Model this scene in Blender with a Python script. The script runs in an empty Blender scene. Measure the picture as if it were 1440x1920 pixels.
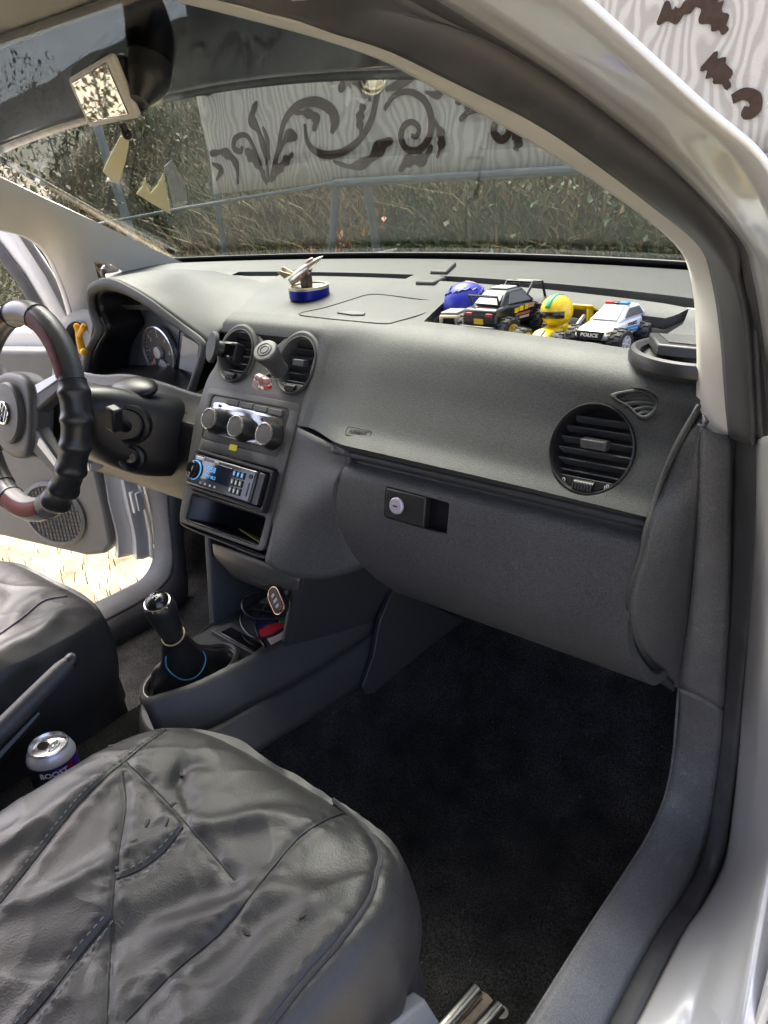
import bpy, bmesh, math, random
import numpy as np
from mathutils import Vector as Vec, Matrix, noise
from mathutils.bvhtree import BVHTree
random.seed(11)
SC = bpy.context.scene
COL = SC.collection
# ------------------------------------------------------------------ camera
CAM = Vec((0.958, -0.751, 1.027))
_y, _p, _r, FPX = math.radians(41.236), math.radians(-23.803), math.radians(-4.139), 1422.3
FW = Vec((-math.sin(_y)*math.cos(_p), math.cos(_y)*math.cos(_p), math.sin(_p)))
_rt = Vec((math.cos(_y), math.sin(_y), 0)); _up = _rt.cross(FW)
RT = _rt*math.cos(_r) + _up*math.sin(_r)
UP = -_rt*math.sin(_r) + _up*math.cos(_r)
cd = bpy.data.cameras.new('camera'); cam = bpy.data.objects.new('camera', cd); COL.objects.link(cam)
m3 = Matrix((RT, UP, -FW)).transposed()
cam.matrix_world = Matrix.Translation(CAM) @ m3.to_4x4()
cd.sensor_fit = 'HORIZONTAL'; cd.sensor_width = 36.0; cd.lens = FPX/1440*36
cd.clip_start = .02; cd.clip_end = 500
SC.camera = cam
# ------------------------------------------------------------------ daylight
SUN_EL, SUN_AZ = math.radians(60), math.radians(298)      # azimuth clockwise from +y
w = bpy.data.worlds.new('World'); SC.world = w; w.use_nodes = True
nt = w.node_tree; bg = nt.nodes['Background']
sky = nt.nodes.new('ShaderNodeTexSky'); sky.sky_type = 'NISHITA'; sky.sun_disc = False
sky.sun_elevation = SUN_EL; sky.sun_rotation = SUN_AZ
sky.dust_density = 5; sky.ozone_density = 0; sky.air_density = .3
nt.links.new(sky.outputs[0], bg.inputs[0]); bg.inputs[1].default_value = .15
sl = bpy.data.lights.new('sun', 'SUN'); sl.energy = .45; sl.angle = math.radians(40); sl.color = (1, .99, .975)
so = bpy.data.objects.new('sun', sl); COL.objects.link(so)
sd = Vec((math.sin(SUN_AZ)*math.cos(SUN_EL), math.cos(SUN_AZ)*math.cos(SUN_EL), math.sin(SUN_EL)))
so.rotation_euler = (-sd).to_track_quat('-Z', 'Y').to_euler(); so.location = sd*30
SC.view_settings.view_transform = 'Standard'; SC.view_settings.look = 'None'
SC.view_settings.exposure = 3.25; SC.view_settings.gamma = 1
SC.cycles.use_denoising = True
SC.cycles.max_bounces = 10; SC.cycles.diffuse_bounces = 5; SC.cycles.transparent_max_bounces = 24
SC.cycles.sample_clamp_indirect = 6
# ------------------------------------------------------------------ helpers
def ray(px, py): return FW*FPX + RT*(px-720) - UP*(py-960)
def U(px, py, ax, val):
    d = ray(px, py); k = 'xyz'.index(ax); return CAM + d*((val-CAM[k])/d[k])
def UPL(px, py, o, n):
    d = ray(px, py); return CAM + d*((o-CAM).dot(n)/d.dot(n))
def lerp(a, b, t): return a+(b-a)*t
def interp(tab, v):
    if v <= tab[0][0]: return tab[0][1]
    for (a, b), (c, d) in zip(tab, tab[1:]):
        if v <= c: return b+(d-b)*(v-a)/(c-a)
    return tab[-1][1]
def cr(pts, n, closed=False):
    """Catmull-Rom through pts (Vec or tuple), n steps per span"""
    P = [Vec(p) for p in pts]; out = []; N = len(P); S = N if closed else N-1
    for i in range(S):
        if closed: a, b, c, d = P[i-1], P[i], P[(i+1) % N], P[(i+2) % N]
        else:
            b, c = P[i], P[i+1]; a = P[i-1] if i else b*2-c; d = P[i+2] if i+2 < N else c*2-b
        for k in range(n):
            t = k/n
            out.append(.5*((2*b)+(c-a)*t+(2*a-5*b+4*c-d)*t*t+(3*b-a-3*c+d)*t**3))
    if not closed: out.append(P[-1].copy())
    return out
def resample(P, n):
    L = [0]
    for a, b in zip(P, P[1:]): L.append(L[-1]+(b-a).length)
    out = []; j = 0
    for i in range(n):
        s = L[-1]*i/(n-1)
        while j < len(L)-2 and L[j+1] < s: j += 1
        t = 0 if L[j+1] == L[j] else (s-L[j])/(L[j+1]-L[j])
        out.append(P[j].lerp(P[j+1], t))
    return out
MATS = {}
def mat(name, col, rough=.5, metal=0, bump=0, bscale=400, var=0, vscale=30, spec=.5, coat=0, emit=0, trans=0, sheen=0, bdist=.002, detail=3, scuff=0, grain=0, gscale=700):
    if name in MATS: return MATS[name]
    m = bpy.data.materials.new(name); m.use_nodes = True; t = m.node_tree; b = t.nodes['Principled BSDF']
    c = (*col, 1) if len(col) == 3 else col
    b.inputs['Base Color'].default_value = c; b.inputs['Roughness'].default_value = rough
    b.inputs['Metallic'].default_value = metal; b.inputs['Specular IOR Level'].default_value = spec
    b.inputs['Coat Weight'].default_value = coat; b.inputs['Coat Roughness'].default_value = .08
    if sheen: b.inputs['Sheen Weight'].default_value = sheen
    if emit: b.inputs['Emission Color'].default_value = c; b.inputs['Emission Strength'].default_value = emit
    if trans: b.inputs['Transmission Weight'].default_value = trans
    tc = t.nodes.new('ShaderNodeTexCoord')
    if var:
        n = t.nodes.new('ShaderNodeTexNoise'); n.inputs['Scale'].default_value = vscale; n.inputs['Detail'].default_value = 5
        t.links.new(tc.outputs['Object'], n.inputs['Vector'])
        mr = t.nodes.new('ShaderNodeMapRange'); mr.inputs['From Min'].default_value = .3; mr.inputs['From Max'].default_value = .7
        mr.inputs['To Min'].default_value = 1-var; mr.inputs['To Max'].default_value = 1+var
        t.links.new(n.outputs['Fac'], mr.inputs['Value'])
        mx = t.nodes.new('ShaderNodeMix'); mx.data_type = 'RGBA'; mx.blend_type = 'MULTIPLY'; mx.inputs[0].default_value = 1
        mx.inputs[6].default_value = c
        cmb = t.nodes.new('ShaderNodeCombineColor')
        for i in range(3): t.links.new(mr.outputs[0], cmb.inputs[i])
        t.links.new(cmb.outputs[0], mx.inputs[7]); t.links.new(mx.outputs[2], b.inputs['Base Color'])
        rr = t.nodes.new('ShaderNodeMapRange'); rr.inputs['To Min'].default_value = rough*.85; rr.inputs['To Max'].default_value = min(1, rough*1.2)
        t.links.new(n.outputs['Fac'], rr.inputs['Value']); t.links.new(rr.outputs[0], b.inputs['Roughness'])
    if scuff:
        mp = t.nodes.new('ShaderNodeMapping'); mp.inputs['Scale'].default_value = (1, .25, 1); mp.inputs['Rotation'].default_value = (.3, .5, .6)
        s1 = t.nodes.new('ShaderNodeTexNoise'); s1.inputs['Scale'].default_value = 95; s1.inputs['Detail'].default_value = 8; s1.inputs['Roughness'].default_value = .75
        s2 = t.nodes.new('ShaderNodeTexNoise'); s2.inputs['Scale'].default_value = 5; s2.inputs['Detail'].default_value = 3
        t.links.new(tc.outputs['Object'], mp.inputs[0]); t.links.new(mp.outputs[0], s1.inputs['Vector']); t.links.new(tc.outputs['Object'], s2.inputs['Vector'])
        q1 = t.nodes.new('ShaderNodeMapRange'); q1.inputs['From Min'].default_value = .55; q1.inputs['From Max'].default_value = .68; t.links.new(s1.outputs['Fac'], q1.inputs['Value'])
        q2 = t.nodes.new('ShaderNodeMapRange'); q2.inputs['From Min'].default_value = .48; q2.inputs['From Max'].default_value = .66; t.links.new(s2.outputs['Fac'], q2.inputs['Value'])
        q3 = t.nodes.new('ShaderNodeMath'); q3.operation = 'MULTIPLY'; t.links.new(q1.outputs[0], q3.inputs[0]); t.links.new(q2.outputs[0], q3.inputs[1])
        q4 = t.nodes.new('ShaderNodeMath'); q4.operation = 'MULTIPLY'; q4.inputs[1].default_value = scuff; t.links.new(q3.outputs[0], q4.inputs[0])
        mz = t.nodes.new('ShaderNodeMix'); mz.data_type = 'RGBA'; t.links.new(q4.outputs[0], mz.inputs[0]); mz.inputs[7].default_value = (.34, .31, .27, 1)
        l = b.inputs['Base Color'].links
        if l: t.links.new(l[0].from_socket, mz.inputs[6])
        else: mz.inputs[6].default_value = c
        t.links.new(mz.outputs[2], b.inputs['Base Color'])
    if grain:
        g1 = t.nodes.new('ShaderNodeTexNoise'); g1.inputs['Scale'].default_value = gscale; g1.inputs['Detail'].default_value = 1; t.links.new(tc.outputs['Object'], g1.inputs['Vector'])
        g2 = t.nodes.new('ShaderNodeMapRange'); g2.inputs['From Min'].default_value = .3; g2.inputs['From Max'].default_value = .7; g2.inputs['To Min'].default_value = 1-grain; g2.inputs['To Max'].default_value = 1+grain; t.links.new(g1.outputs['Fac'], g2.inputs['Value'])
        g3 = t.nodes.new('ShaderNodeVectorMath'); g3.operation = 'SCALE'; t.links.new(g2.outputs[0], g3.inputs['Scale'])
        l = b.inputs['Base Color'].links
        if l: t.links.new(l[0].from_socket, g3.inputs[0])
        else: g3.inputs[0].default_value = c[:3]
        t.links.new(g3.outputs[0], b.inputs['Base Color'])
    if bump:
        n2 = t.nodes.new('ShaderNodeTexNoise'); n2.inputs['Scale'].default_value = bscale; n2.inputs['Detail'].default_value = detail
        t.links.new(tc.outputs['Object'], n2.inputs['Vector'])
        bp = t.nodes.new('ShaderNodeBump'); bp.inputs['Strength'].default_value = bump; bp.inputs['Distance'].default_value = bdist
        t.links.new(n2.outputs['Fac'], bp.inputs['Height']); t.links.new(bp.outputs[0], b.inputs['Normal'])
    MATS[name] = m; return m
def glass_mat(name, tint, refl=1.0, rough=0.0, f0=.03):
    m = bpy.data.materials.new(name); m.use_nodes = True; t = m.node_tree; t.nodes.clear()
    o = t.nodes.new('ShaderNodeOutputMaterial'); tr = t.nodes.new('ShaderNodeBsdfTransparent'); tr.inputs[0].default_value = (*tint, 1)
    g = t.nodes.new('ShaderNodeBsdfGlossy'); g.inputs['Roughness'].default_value = rough; g.inputs[0].default_value = (refl, refl, refl, 1)
    lw = t.nodes.new('ShaderNodeLayerWeight'); lw.inputs[0].default_value = .5
    pw = t.nodes.new('ShaderNodeMath'); pw.operation = 'POWER'; pw.inputs[1].default_value = 5; t.links.new(lw.outputs['Facing'], pw.inputs[0])
    fr = t.nodes.new('ShaderNodeMath'); fr.operation = 'MULTIPLY_ADD'; fr.inputs[1].default_value = .9; fr.inputs[2].default_value = f0; t.links.new(pw.outputs[0], fr.inputs[0])
    mx = t.nodes.new('ShaderNodeMixShader')
    t.links.new(fr.outputs[0], mx.inputs[0]); t.links.new(tr.outputs[0], mx.inputs[1]); t.links.new(g.outputs[0], mx.inputs[2])
    t.links.new(mx.outputs[0], o.inputs[0]); MATS[name] = m; return m
def link(o, parent=None):
    COL.objects.link(o)
    if parent is not None:
        o.parent = parent; o.matrix_parent_inverse = wm(parent).inverted()
    return o
def wm(o):
    M = o.matrix_basis.copy()
    if o.parent is not None: M = wm(o.parent) @ o.matrix_parent_inverse @ M
    return M
def thing(name, label, cat, loc=(0, 0, 0), group=None):
    o = bpy.data.objects.new(name, None); o.empty_display_size = .05; COL.objects.link(o); o.location = loc
    return tag(o, label, cat, group)
def tag(o, label, cat, group=None):
    o['label'] = label; o['category'] = cat
    if group: o['group'] = group
    return o
def smooth(me, ang=35):
    me.polygons.foreach_set('use_smooth', [True]*len(me.polygons))
    me.set_sharp_from_angle(angle=math.radians(ang))
def obj(name, me, m, parent=None, M=None, kind=None):
    o = bpy.data.objects.new(name, me)
    if m is not None and not me.materials: me.materials.append(m)
    link(o, parent)
    if M is not None: o.matrix_basis = M
    if kind: o['kind'] = kind
    return o
def bake(o):
    """replace the object's mesh by its evaluated mesh (modifiers applied)"""
    dg = bpy.context.evaluated_depsgraph_get(); e = o.evaluated_get(dg)
    me = bpy.data.meshes.new_from_object(e); o.modifiers.clear(); o.data = me; return o
class MB:
    def __init__(s, M=None): s.v = []; s.f = []; s.M = M or Matrix()
    def add(s, vs, fs, M=None):
        k = len(s.v); T = s.M @ M if M is not None else s.M
        s.v += [T @ Vec(p) for p in vs]; s.f += [tuple(i+k for i in f) for f in fs]; return s
    def box(s, c, d, R=None):
        x, y, z = (q/2 for q in d)
        vs = [(i*x, j*y, k*z) for i in (-1, 1) for j in (-1, 1) for k in (-1, 1)]
        fs = [(0, 1, 3, 2), (4, 6, 7, 5), (0, 4, 5, 1), (2, 3, 7, 6), (0, 2, 6, 4), (1, 5, 7, 3)]
        return s.add(vs, fs, Matrix.Translation(c) @ (R.to_4x4() if R else Matrix()))
    def hexa(s, top, bot):
        """8 corners: 4 of one face, 4 of the opposite face in the same order"""
        return s.add(list(bot)+list(top), [(3, 2, 1, 0), (4, 5, 6, 7), (0, 1, 5, 4), (1, 2, 6, 5), (2, 3, 7, 6), (3, 0, 4, 7)])
    def lathe(s, prof, seg=24, M=None, caps=True, sx=1, sy=1):
        vs = []; fs = []; n = len(prof)
        for i in range(seg):
            a = 2*math.pi*i/seg
            for r, z in prof: vs.append((r*math.cos(a)*sx, r*math.sin(a)*sy, z))
        for i in range(seg):
            j = (i+1) % seg
            for k in range(n-1): fs.append((i*n+k, j*n+k, j*n+k+1, i*n+k+1))
        if caps:
            fs.append(tuple(i*n for i in range(seg))[::-1]); fs.append(tuple(i*n+n-1 for i in range(seg)))
        return s.add(vs, fs, M)
    def cyl(s, p0, p1, r0, r1=None, seg=16):
        p0, p1 = Vec(p0), Vec(p1); d = p1-p0
        return s.lathe([(r0, 0), (r0 if r1 is None else r1, d.length)], seg, frame(p0, d))
    def sphere(s, c, r, seg=16, sc=(1, 1, 1), R=None):
        n = seg//2; prof = [(max(1e-5, math.sin(math.pi*i/n)), -math.cos(math.pi*i/n)) for i in range(n+1)]
        return s.lathe(prof, seg, Matrix.Translation(c) @ (R.to_4x4() if R else Matrix()) @ Matrix.Diagonal((r*sc[0], r*sc[1], r*sc[2], 1)))
    def tube(s, pts, r, seg=8, closed=False, flat=1.0, up=None):
        P = [Vec(p) for p in pts]; n = len(P); vs = []; fs = []
        rr = r if isinstance(r, (list, tuple)) else [r]*n
        pu = Vec(up) if up else None
        for i, p in enumerate(P):
            a = P[i-1] if (i or closed) else p; b = P[(i+1) % n] if (i < n-1 or closed) else p
            t = (b-a).normalized()
            if pu is None: pu = t.orthogonal()
            e1 = (pu-t*pu.dot(t)).normalized(); pu = Vec(up) if up else e1; e2 = t.cross(e1)
            for k in range(seg):
                w_ = 2*math.pi*k/seg; vs.append(p+e1*math.cos(w_)*rr[i]*flat+e2*math.sin(w_)*rr[i])
        for i in range(n if closed else n-1):
            j = (i+1) % n
            for k in range(seg): fs.append((i*seg+k, i*seg+(k+1) % seg, j*seg+(k+1) % seg, j*seg+k))
        if not closed:
            fs.append(tuple(range(seg))[::-1]); fs.append(tuple((n-1)*seg+k for k in range(seg)))
        return s.add(vs, fs)
    def prism(s, out, z0, z1, M=None):
        n = len(out); vs = [(x, y, z0) for x, y in out]+[(x, y, z1) for x, y in out]
        fs = [tuple(range(n))[::-1], tuple(range(n, 2*n))]+[(i, (i+1) % n, n+(i+1) % n, n+i) for i in range(n)]
        return s.add(vs, fs, M)
    def mesh(s, name='m', ang=35):
        me = bpy.data.meshes.new(name); me.from_pydata([tuple(p) for p in s.v], [], s.f); me.update()
        bm = bmesh.new(); bm.from_mesh(me); bmesh.ops.recalc_face_normals(bm, faces=bm.faces); bm.to_mesh(me); bm.free()
        smooth(me, ang); return me
    def build(s, name, m, parent=None, bevel=0, seg=2, ang=35, sub=0, kind=None):
        o = obj(name, s.mesh(name, ang), m, parent, kind=kind)
        if bevel:
            b = o.modifiers.new('b', 'BEVEL'); b.width = bevel; b.segments = seg; b.limit_method = 'ANGLE'; b.angle_limit = math.radians(32)
        if sub:
            b = o.modifiers.new('s', 'SUBSURF'); b.levels = b.render_levels = sub
        return o
def frame(o, z, x=None):
    z = Vec(z).normalized(); x = Vec(x) if x is not None else z.orthogonal()
    x = (x-z*x.dot(z)).normalized(); y = z.cross(x)
    return Matrix.Translation(o) @ Matrix((x, y, z)).transposed().to_4x4()
def grid(name, rows, m, parent=None, nu=6, nv=6, thick=.003, off=-1, sm=True, closed=False, kind=None, ang=50):
    """surface through rows of control points, upsampled both ways"""
    R = [cr(r, nu, closed) for r in rows] if sm else [[Vec(p) for p in r] for r in rows]
    if sm:
        cols = [cr([r[i] for r in R], nv) for i in range(len(R[0]))]
        R = [[c[j] for c in cols] for j in range(len(cols[0]))]
    n = len(R[0]); vs = [p for r in R for p in r]; fs = []
    for j in range(len(R)-1):
        for i in range(n if closed else n-1):
            k = (i+1) % n; fs.append((j*n+i, j*n+k, (j+1)*n+k, (j+1)*n+i))
    me = bpy.data.meshes.new(name); me.from_pydata([tuple(p) for p in vs], [], fs); me.update(); smooth(me, ang)
    o = obj(name, me, m, parent, kind=kind)
    if thick:
        s = o.modifiers.new('t', 'SOLIDIFY'); s.thickness = thick; s.offset = off
    return o
def strip(name, A, B, m, parent, n=30, k=6, thick=.004, off=-1, bulge=0, bdir=None, sm=True, prof=None):
    """surface between two edge paths given as 3-D point lists; bulge lifts the middle along bdir; prof = list of (t, lift)"""
    A = resample(cr(A, 6) if sm else [Vec(p) for p in A], n); B = resample(cr(B, 6) if sm else [Vec(p) for p in B], n)
    bdir = Vec(bdir) if bdir is not None else None
    rows = []
    pr_ = prof or [(i/k, bulge*math.sin(math.pi*i/k)) for i in range(k+1)]
    for t, h in pr_:
        rows.append([a.lerp(b, t)+(bdir*h if bdir is not None else Vec((0, 0, 0))) for a, b in zip(A, B)])
    return grid(name, rows, m, parent, thick=thick, off=off, sm=False)
def rrect(x0, y0, x1, y1, r, n=5):
    out = []
    for cx, cy, a0 in ((x1-r, y1-r, 0), (x0+r, y1-r, 90), (x0+r, y0+r, 180), (x1-r, y0+r, 270)):
        for i in range(n+1):
            a = math.radians(a0+90*i/n); out.append((cx+r*math.cos(a), cy+r*math.sin(a)))
    return out
def ell(cx, cy, rx, ry, n=40, rot=0):
    c, s = math.cos(rot), math.sin(rot)
    return [(cx+rx*math.cos(a)*c-ry*math.sin(a)*s, cy+rx*math.cos(a)*s+ry*math.sin(a)*c) for a in (2*math.pi*i/n for i in range(n))]
def roundpoly(pts, n=4): return [(p.x, p.y) for p in cr([(x, y, 0) for x, y in pts], n, True)]
def plate(name, outline, holes, thick, m, parent, M, bevel=0, res=1):
    """flat plate with holes; front face at local z=0 .. back at -thick"""
    c = bpy.data.curves.new(name, 'CURVE'); c.dimensions = '2D'; c.fill_mode = 'BOTH'; c.extrude = max(thick/2-bevel, 1e-5); c.bevel_depth = bevel; c.bevel_resolution = res
    c.offset = -bevel
    for P in [outline]+list(holes):
        s = c.splines.new('POLY'); s.points.add(len(P)-1); s.use_cyclic_u = True
        for q, (x, y) in zip(s.points, P): q.co = (x, y, 0, 1)
    o = bpy.data.objects.new(name, c); COL.objects.link(o)
    dg = bpy.context.evaluated_depsgraph_get(); me = bpy.data.meshes.new_from_object(o.evaluated_get(dg))
    bpy.data.objects.remove(o); me.transform(M @ Matrix.Translation((0, 0, -thick/2))); me.name = name
    bm = bmesh.new(); bm.from_mesh(me); bmesh.ops.remove_doubles(bm, verts=bm.verts, dist=1e-6); bmesh.ops.recalc_face_normals(bm, faces=bm.faces); bm.to_mesh(me); bm.free()
    smooth(me, 40); me.materials.clear()
    return obj(name, me, m, parent)
def text(name, s, size, M, m, parent, ext=.0003, bold=0, shear=0, sx=1):
    c = bpy.data.curves.new(name, 'FONT'); c.body = s; c.size = size; c.extrude = ext; c.align_x = 'CENTER'; c.align_y = 'CENTER'; c.offset = bold; c.shear = shear; c.resolution_u = 3
    o = bpy.data.objects.new(name, c); COL.objects.link(o)
    dg = bpy.context.evaluated_depsgraph_get(); me = bpy.data.meshes.new_from_object(o.evaluated_get(dg)); bpy.data.objects.remove(o)
    me.transform(M @ Matrix.Diagonal((sx, 1, 1, 1))); me.materials.clear(); return obj(name, me, m, parent)
def cut(o, cutters):
    """boolean-subtract meshes (MB) from o and bake"""
    tmp = []
    for c in cutters:
        t = bpy.data.objects.new('cutter', c.mesh()); COL.objects.link(t); tmp.append(t)
        b = o.modifiers.new('c', 'BOOLEAN'); b.operation = 'DIFFERENCE'; b.solver = 'EXACT'; b.object = t
    bpy.context.view_layer.update(); bake(o); smooth(o.data, 40)
    for t in tmp: bpy.data.objects.remove(t)
    return o
def bvh(o):
    dg = bpy.context.evaluated_depsgraph_get(); e = o.evaluated_get(dg); me = e.to_mesh(); M = wm(o)
    t = BVHTree.FromPolygons([M @ v.co for v in me.vertices], [tuple(p.vertices) for p in me.polygons]); e.to_mesh_clear(); return t
def onto(t, px, py, lift=.0):
    h, n, _, _ = t.ray_cast(CAM, ray(px, py).normalized())
    if h is None: return None
    if n.dot(CAM-h) < 0: n = -n
    return h+n*lift
# ------------------------------------------------------------------ materials
DASH = mat('dash_plastic', (.043, .0465, .045), .52, bump=.45, bscale=800, var=.06, vscale=14, bdist=.0008, grain=.38, gscale=620, scuff=.04)
DASH2 = mat('dash_plastic_lower', (.064, .066, .069), .46, bump=.45, bscale=800, var=.08, vscale=10, bdist=.0008, scuff=.06, grain=.38, gscale=620)
BAND = mat('band_plastic', (.045, .047, .05), .42, bump=.1, bscale=900, bdist=.0005)
STACK = mat('stack_plastic', (.075, .073, .07), .5, bump=.15, bscale=1000, bdist=.0005, grain=.25, gscale=700)
BLACK = mat('black_plastic', (.013, .013, .0145), .4, bump=.08, bscale=900, bdist=.0004)
GLOSSB = mat('gloss_black', (.01, .01, .012), .08, spec=.6)
RUBBER = mat('rubber_seal', (.07, .07, .073), .5, var=.2, vscale=25, bump=.1, bscale=300, bdist=.0005, scuff=.25)
CREAM = mat('cream_trim', (.68, .66, .60), .6, bump=.08, bscale=900, bdist=.0004)
LINER = mat('headliner', (.52, .49, .42), .85, bump=.3, bscale=700, bdist=.0008)
SILVER = mat('silver_paint', (.72, .72, .71), .36, metal=.3, coat=.5, var=.03, vscale=8)
SILLM = mat('sill_plastic', (.13, .13, .13), .55, bump=.4, bscale=520, var=.12, vscale=18, bdist=.0008, scuff=.6, grain=.25, gscale=620)
CARPET = None
# ------------------------------------------------------------------ carpet material
def carpet_mat():
    m = bpy.data.materials.new('carpet'); m.use_nodes = True; t = m.node_tree; b = t.nodes['Principled BSDF']
    tc = t.nodes.new('ShaderNodeTexCoord')
    n = t.nodes.new('ShaderNodeTexNoise'); n.inputs['Scale'].default_value = 380; n.inputs['Detail'].default_value = 4
    n1 = t.nodes.new('ShaderNodeTexNoise'); n1.inputs['Scale'].default_value = 14; n1.inputs['Detail'].default_value = 6
    v = t.nodes.new('ShaderNodeTexVoronoi'); v.inputs['Scale'].default_value = 95; v.feature = 'F1'
    for q in (n, n1, v): t.links.new(tc.outputs['Object'], q.inputs['Vector'])
    cr_ = t.nodes.new('ShaderNodeValToRGB'); cr_.color_ramp.elements[0].position = .3; cr_.color_ramp.elements[1].position = .75
    cr_.color_ramp.elements[0].color = (.014, .014, .014, 1); cr_.color_ramp.elements[1].color = (.046, .045, .043, 1)
    t.links.new(n1.outputs['Fac'], cr_.inputs[0])
    fb = t.nodes.new('ShaderNodeTexNoise'); fb.inputs['Scale'].default_value = 330; fb.inputs['Detail'].default_value = 2; t.links.new(tc.outputs['Object'], fb.inputs['Vector'])
    fm = t.nodes.new('ShaderNodeMapRange'); fm.inputs['From Min'].default_value = .3; fm.inputs['From Max'].default_value = .7; fm.inputs['To Min'].default_value = .25; fm.inputs['To Max'].default_value = 1.8; t.links.new(fb.outputs['Fac'], fm.inputs['Value'])
    fs_ = t.nodes.new('ShaderNodeVectorMath'); fs_.operation = 'SCALE'; t.links.new(cr_.outputs[0], fs_.inputs[0]); t.links.new(fm.outputs[0], fs_.inputs['Scale'])
    lt = t.nodes.new('ShaderNodeMath'); lt.operation = 'LESS_THAN'; lt.inputs[1].default_value = .13
    t.links.new(v.outputs['Distance'], lt.inputs[0])
    # only a few of the cells hold a crumb
    sp = t.nodes.new('ShaderNodeSeparateColor'); t.links.new(v.outputs['Color'], sp.inputs[0])
    gt = t.nodes.new('ShaderNodeMath'); gt.operation = 'GREATER_THAN'; gt.inputs[1].default_value = .82; t.links.new(sp.outputs[0], gt.inputs[0])
    ml = t.nodes.new('ShaderNodeMath'); ml.operation = 'MULTIPLY'; t.links.new(lt.outputs[0], ml.inputs[0]); t.links.new(gt.outputs[0], ml.inputs[1])
    mx = t.nodes.new('ShaderNodeMix'); mx.data_type = 'RGBA'; t.links.new(ml.outputs[0], mx.inputs[0]); t.links.new(fs_.outputs[0], mx.inputs[6]); mx.inputs[7].default_value = (.11, .10, .08, 1)
    t.links.new(mx.outputs[2], b.inputs['Base Color']); b.inputs['Roughness'].default_value = .95; b.inputs['Specular IOR Level'].default_value = .15
    b.inputs['Sheen Weight'].default_value = .02; b.inputs['Sheen Roughness'].default_value = .6
    bp = t.nodes.new('ShaderNodeBump'); bp.inputs['Strength'].default_value = 1; bp.inputs['Distance'].default_value = .005
    t.links.new(n.outputs['Fac'], bp.inputs['Height']); t.links.new(bp.outputs[0], b.inputs['Normal'])
    return m
CARPET = carpet_mat()
GROUND_Z = -.42
# ------------------------------------------------------------------ ground and bank
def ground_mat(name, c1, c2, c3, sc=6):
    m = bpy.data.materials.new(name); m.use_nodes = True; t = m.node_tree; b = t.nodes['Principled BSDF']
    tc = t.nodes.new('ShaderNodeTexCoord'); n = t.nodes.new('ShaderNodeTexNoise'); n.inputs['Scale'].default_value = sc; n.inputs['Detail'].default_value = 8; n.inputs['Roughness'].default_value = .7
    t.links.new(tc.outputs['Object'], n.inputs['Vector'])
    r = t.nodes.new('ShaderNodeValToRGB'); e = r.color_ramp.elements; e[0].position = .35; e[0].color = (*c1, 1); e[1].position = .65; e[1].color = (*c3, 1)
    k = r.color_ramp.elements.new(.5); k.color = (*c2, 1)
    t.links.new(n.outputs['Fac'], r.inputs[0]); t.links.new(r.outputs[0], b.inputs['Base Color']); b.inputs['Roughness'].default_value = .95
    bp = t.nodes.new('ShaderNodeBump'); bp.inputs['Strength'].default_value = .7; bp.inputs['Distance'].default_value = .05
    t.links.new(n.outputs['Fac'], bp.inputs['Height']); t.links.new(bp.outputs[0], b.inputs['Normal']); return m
GROUND = ground_mat('leafy_ground', (.09, .085, .05), (.20, .175, .11), (.29, .25, .165), 5)
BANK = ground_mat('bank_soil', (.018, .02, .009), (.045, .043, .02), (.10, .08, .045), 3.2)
gm = MB(); gm.add([(-60, -60, GROUND_Z), (60, -60, GROUND_Z), (60, 60, GROUND_Z), (-60, 60, GROUND_Z)], [(0, 1, 2, 3)])
o = gm.build('ground', GROUND); o['kind'] = 'structure'
def bank_z(x, y):
    t = max(0, y-2.95)
    h = -.42+1.05*min(t, .9)/.9+.42*max(0, t-.9)
    return h+.16*noise.noise((x*.7, y*.7, 3))*min(1, t)+.06*noise.noise((x*2.6, y*2.6, 9))*min(1, t)
xs = [-22+.3*i for i in range(100)]; ys = [2.9+.22*i for i in range(60)]
bvs = [(x, y, bank_z(x, y)-.004) for y in ys for x in xs]; nx = len(xs)
bfs = [(j*nx+i, j*nx+i+1, (j+1)*nx+i+1, (j+1)*nx+i) for j in range(len(ys)-1) for i in range(nx-1)]
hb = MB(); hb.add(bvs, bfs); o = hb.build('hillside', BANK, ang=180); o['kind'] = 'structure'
# grass blades
def blades(name, n, region, hmin, hmax, mats_cols, wd=.006, lean=.5, zf=bank_z):
    vs = []; fs = []; mi = []
    for i in range(n):
        x, y = region(); z = zf(x, y); h = random.uniform(hmin, hmax); a = random.uniform(0, 6.28); l = random.uniform(.1, lean)*h; b = random.uniform(0, 6.28)
        dx, dy = math.cos(a)*wd, math.sin(a)*wd; lx, ly = math.cos(b)*l, math.sin(b)*l; k = len(vs)
        vs += [(x-dx, y-dy, z-.02), (x+dx, y+dy, z-.02), (x+dx*.7+lx*.4, y+dy*.7+ly*.4, z+h*.6), (x-dx*.7+lx*.4, y-dy*.7+ly*.4, z+h*.6), (x+lx, y+ly, z+h*random.uniform(.75, 1))]
        fs += [(k, k+1, k+2, k+3), (k+3, k+2, k+4)]; q = min(len(mats_cols)-1, int((noise.noise((x*1.3, y*1.3, 5))*1.3+noise.noise((x*4, y*4, 7))*.5+.5+random.uniform(-.35, .35))*len(mats_cols))); mi += [max(0, q)]*2
    me = bpy.data.meshes.new(name); me.from_pydata(vs, [], fs); me.update()
    for m in mats_cols: me.materials.append(m)
    me.polygons.foreach_set('material_index', mi); return obj(name, me, None)
GR = [mat('grass_green', (.045, .075, .018), .7, spec=.2), mat('grass_olive', (.12, .115, .05), .75, spec=.2), mat('grass_straw', (.34, .27, .15), .8, spec=.2), mat('grass_dead', (.13, .095, .06), .8, spec=.2)]
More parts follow.
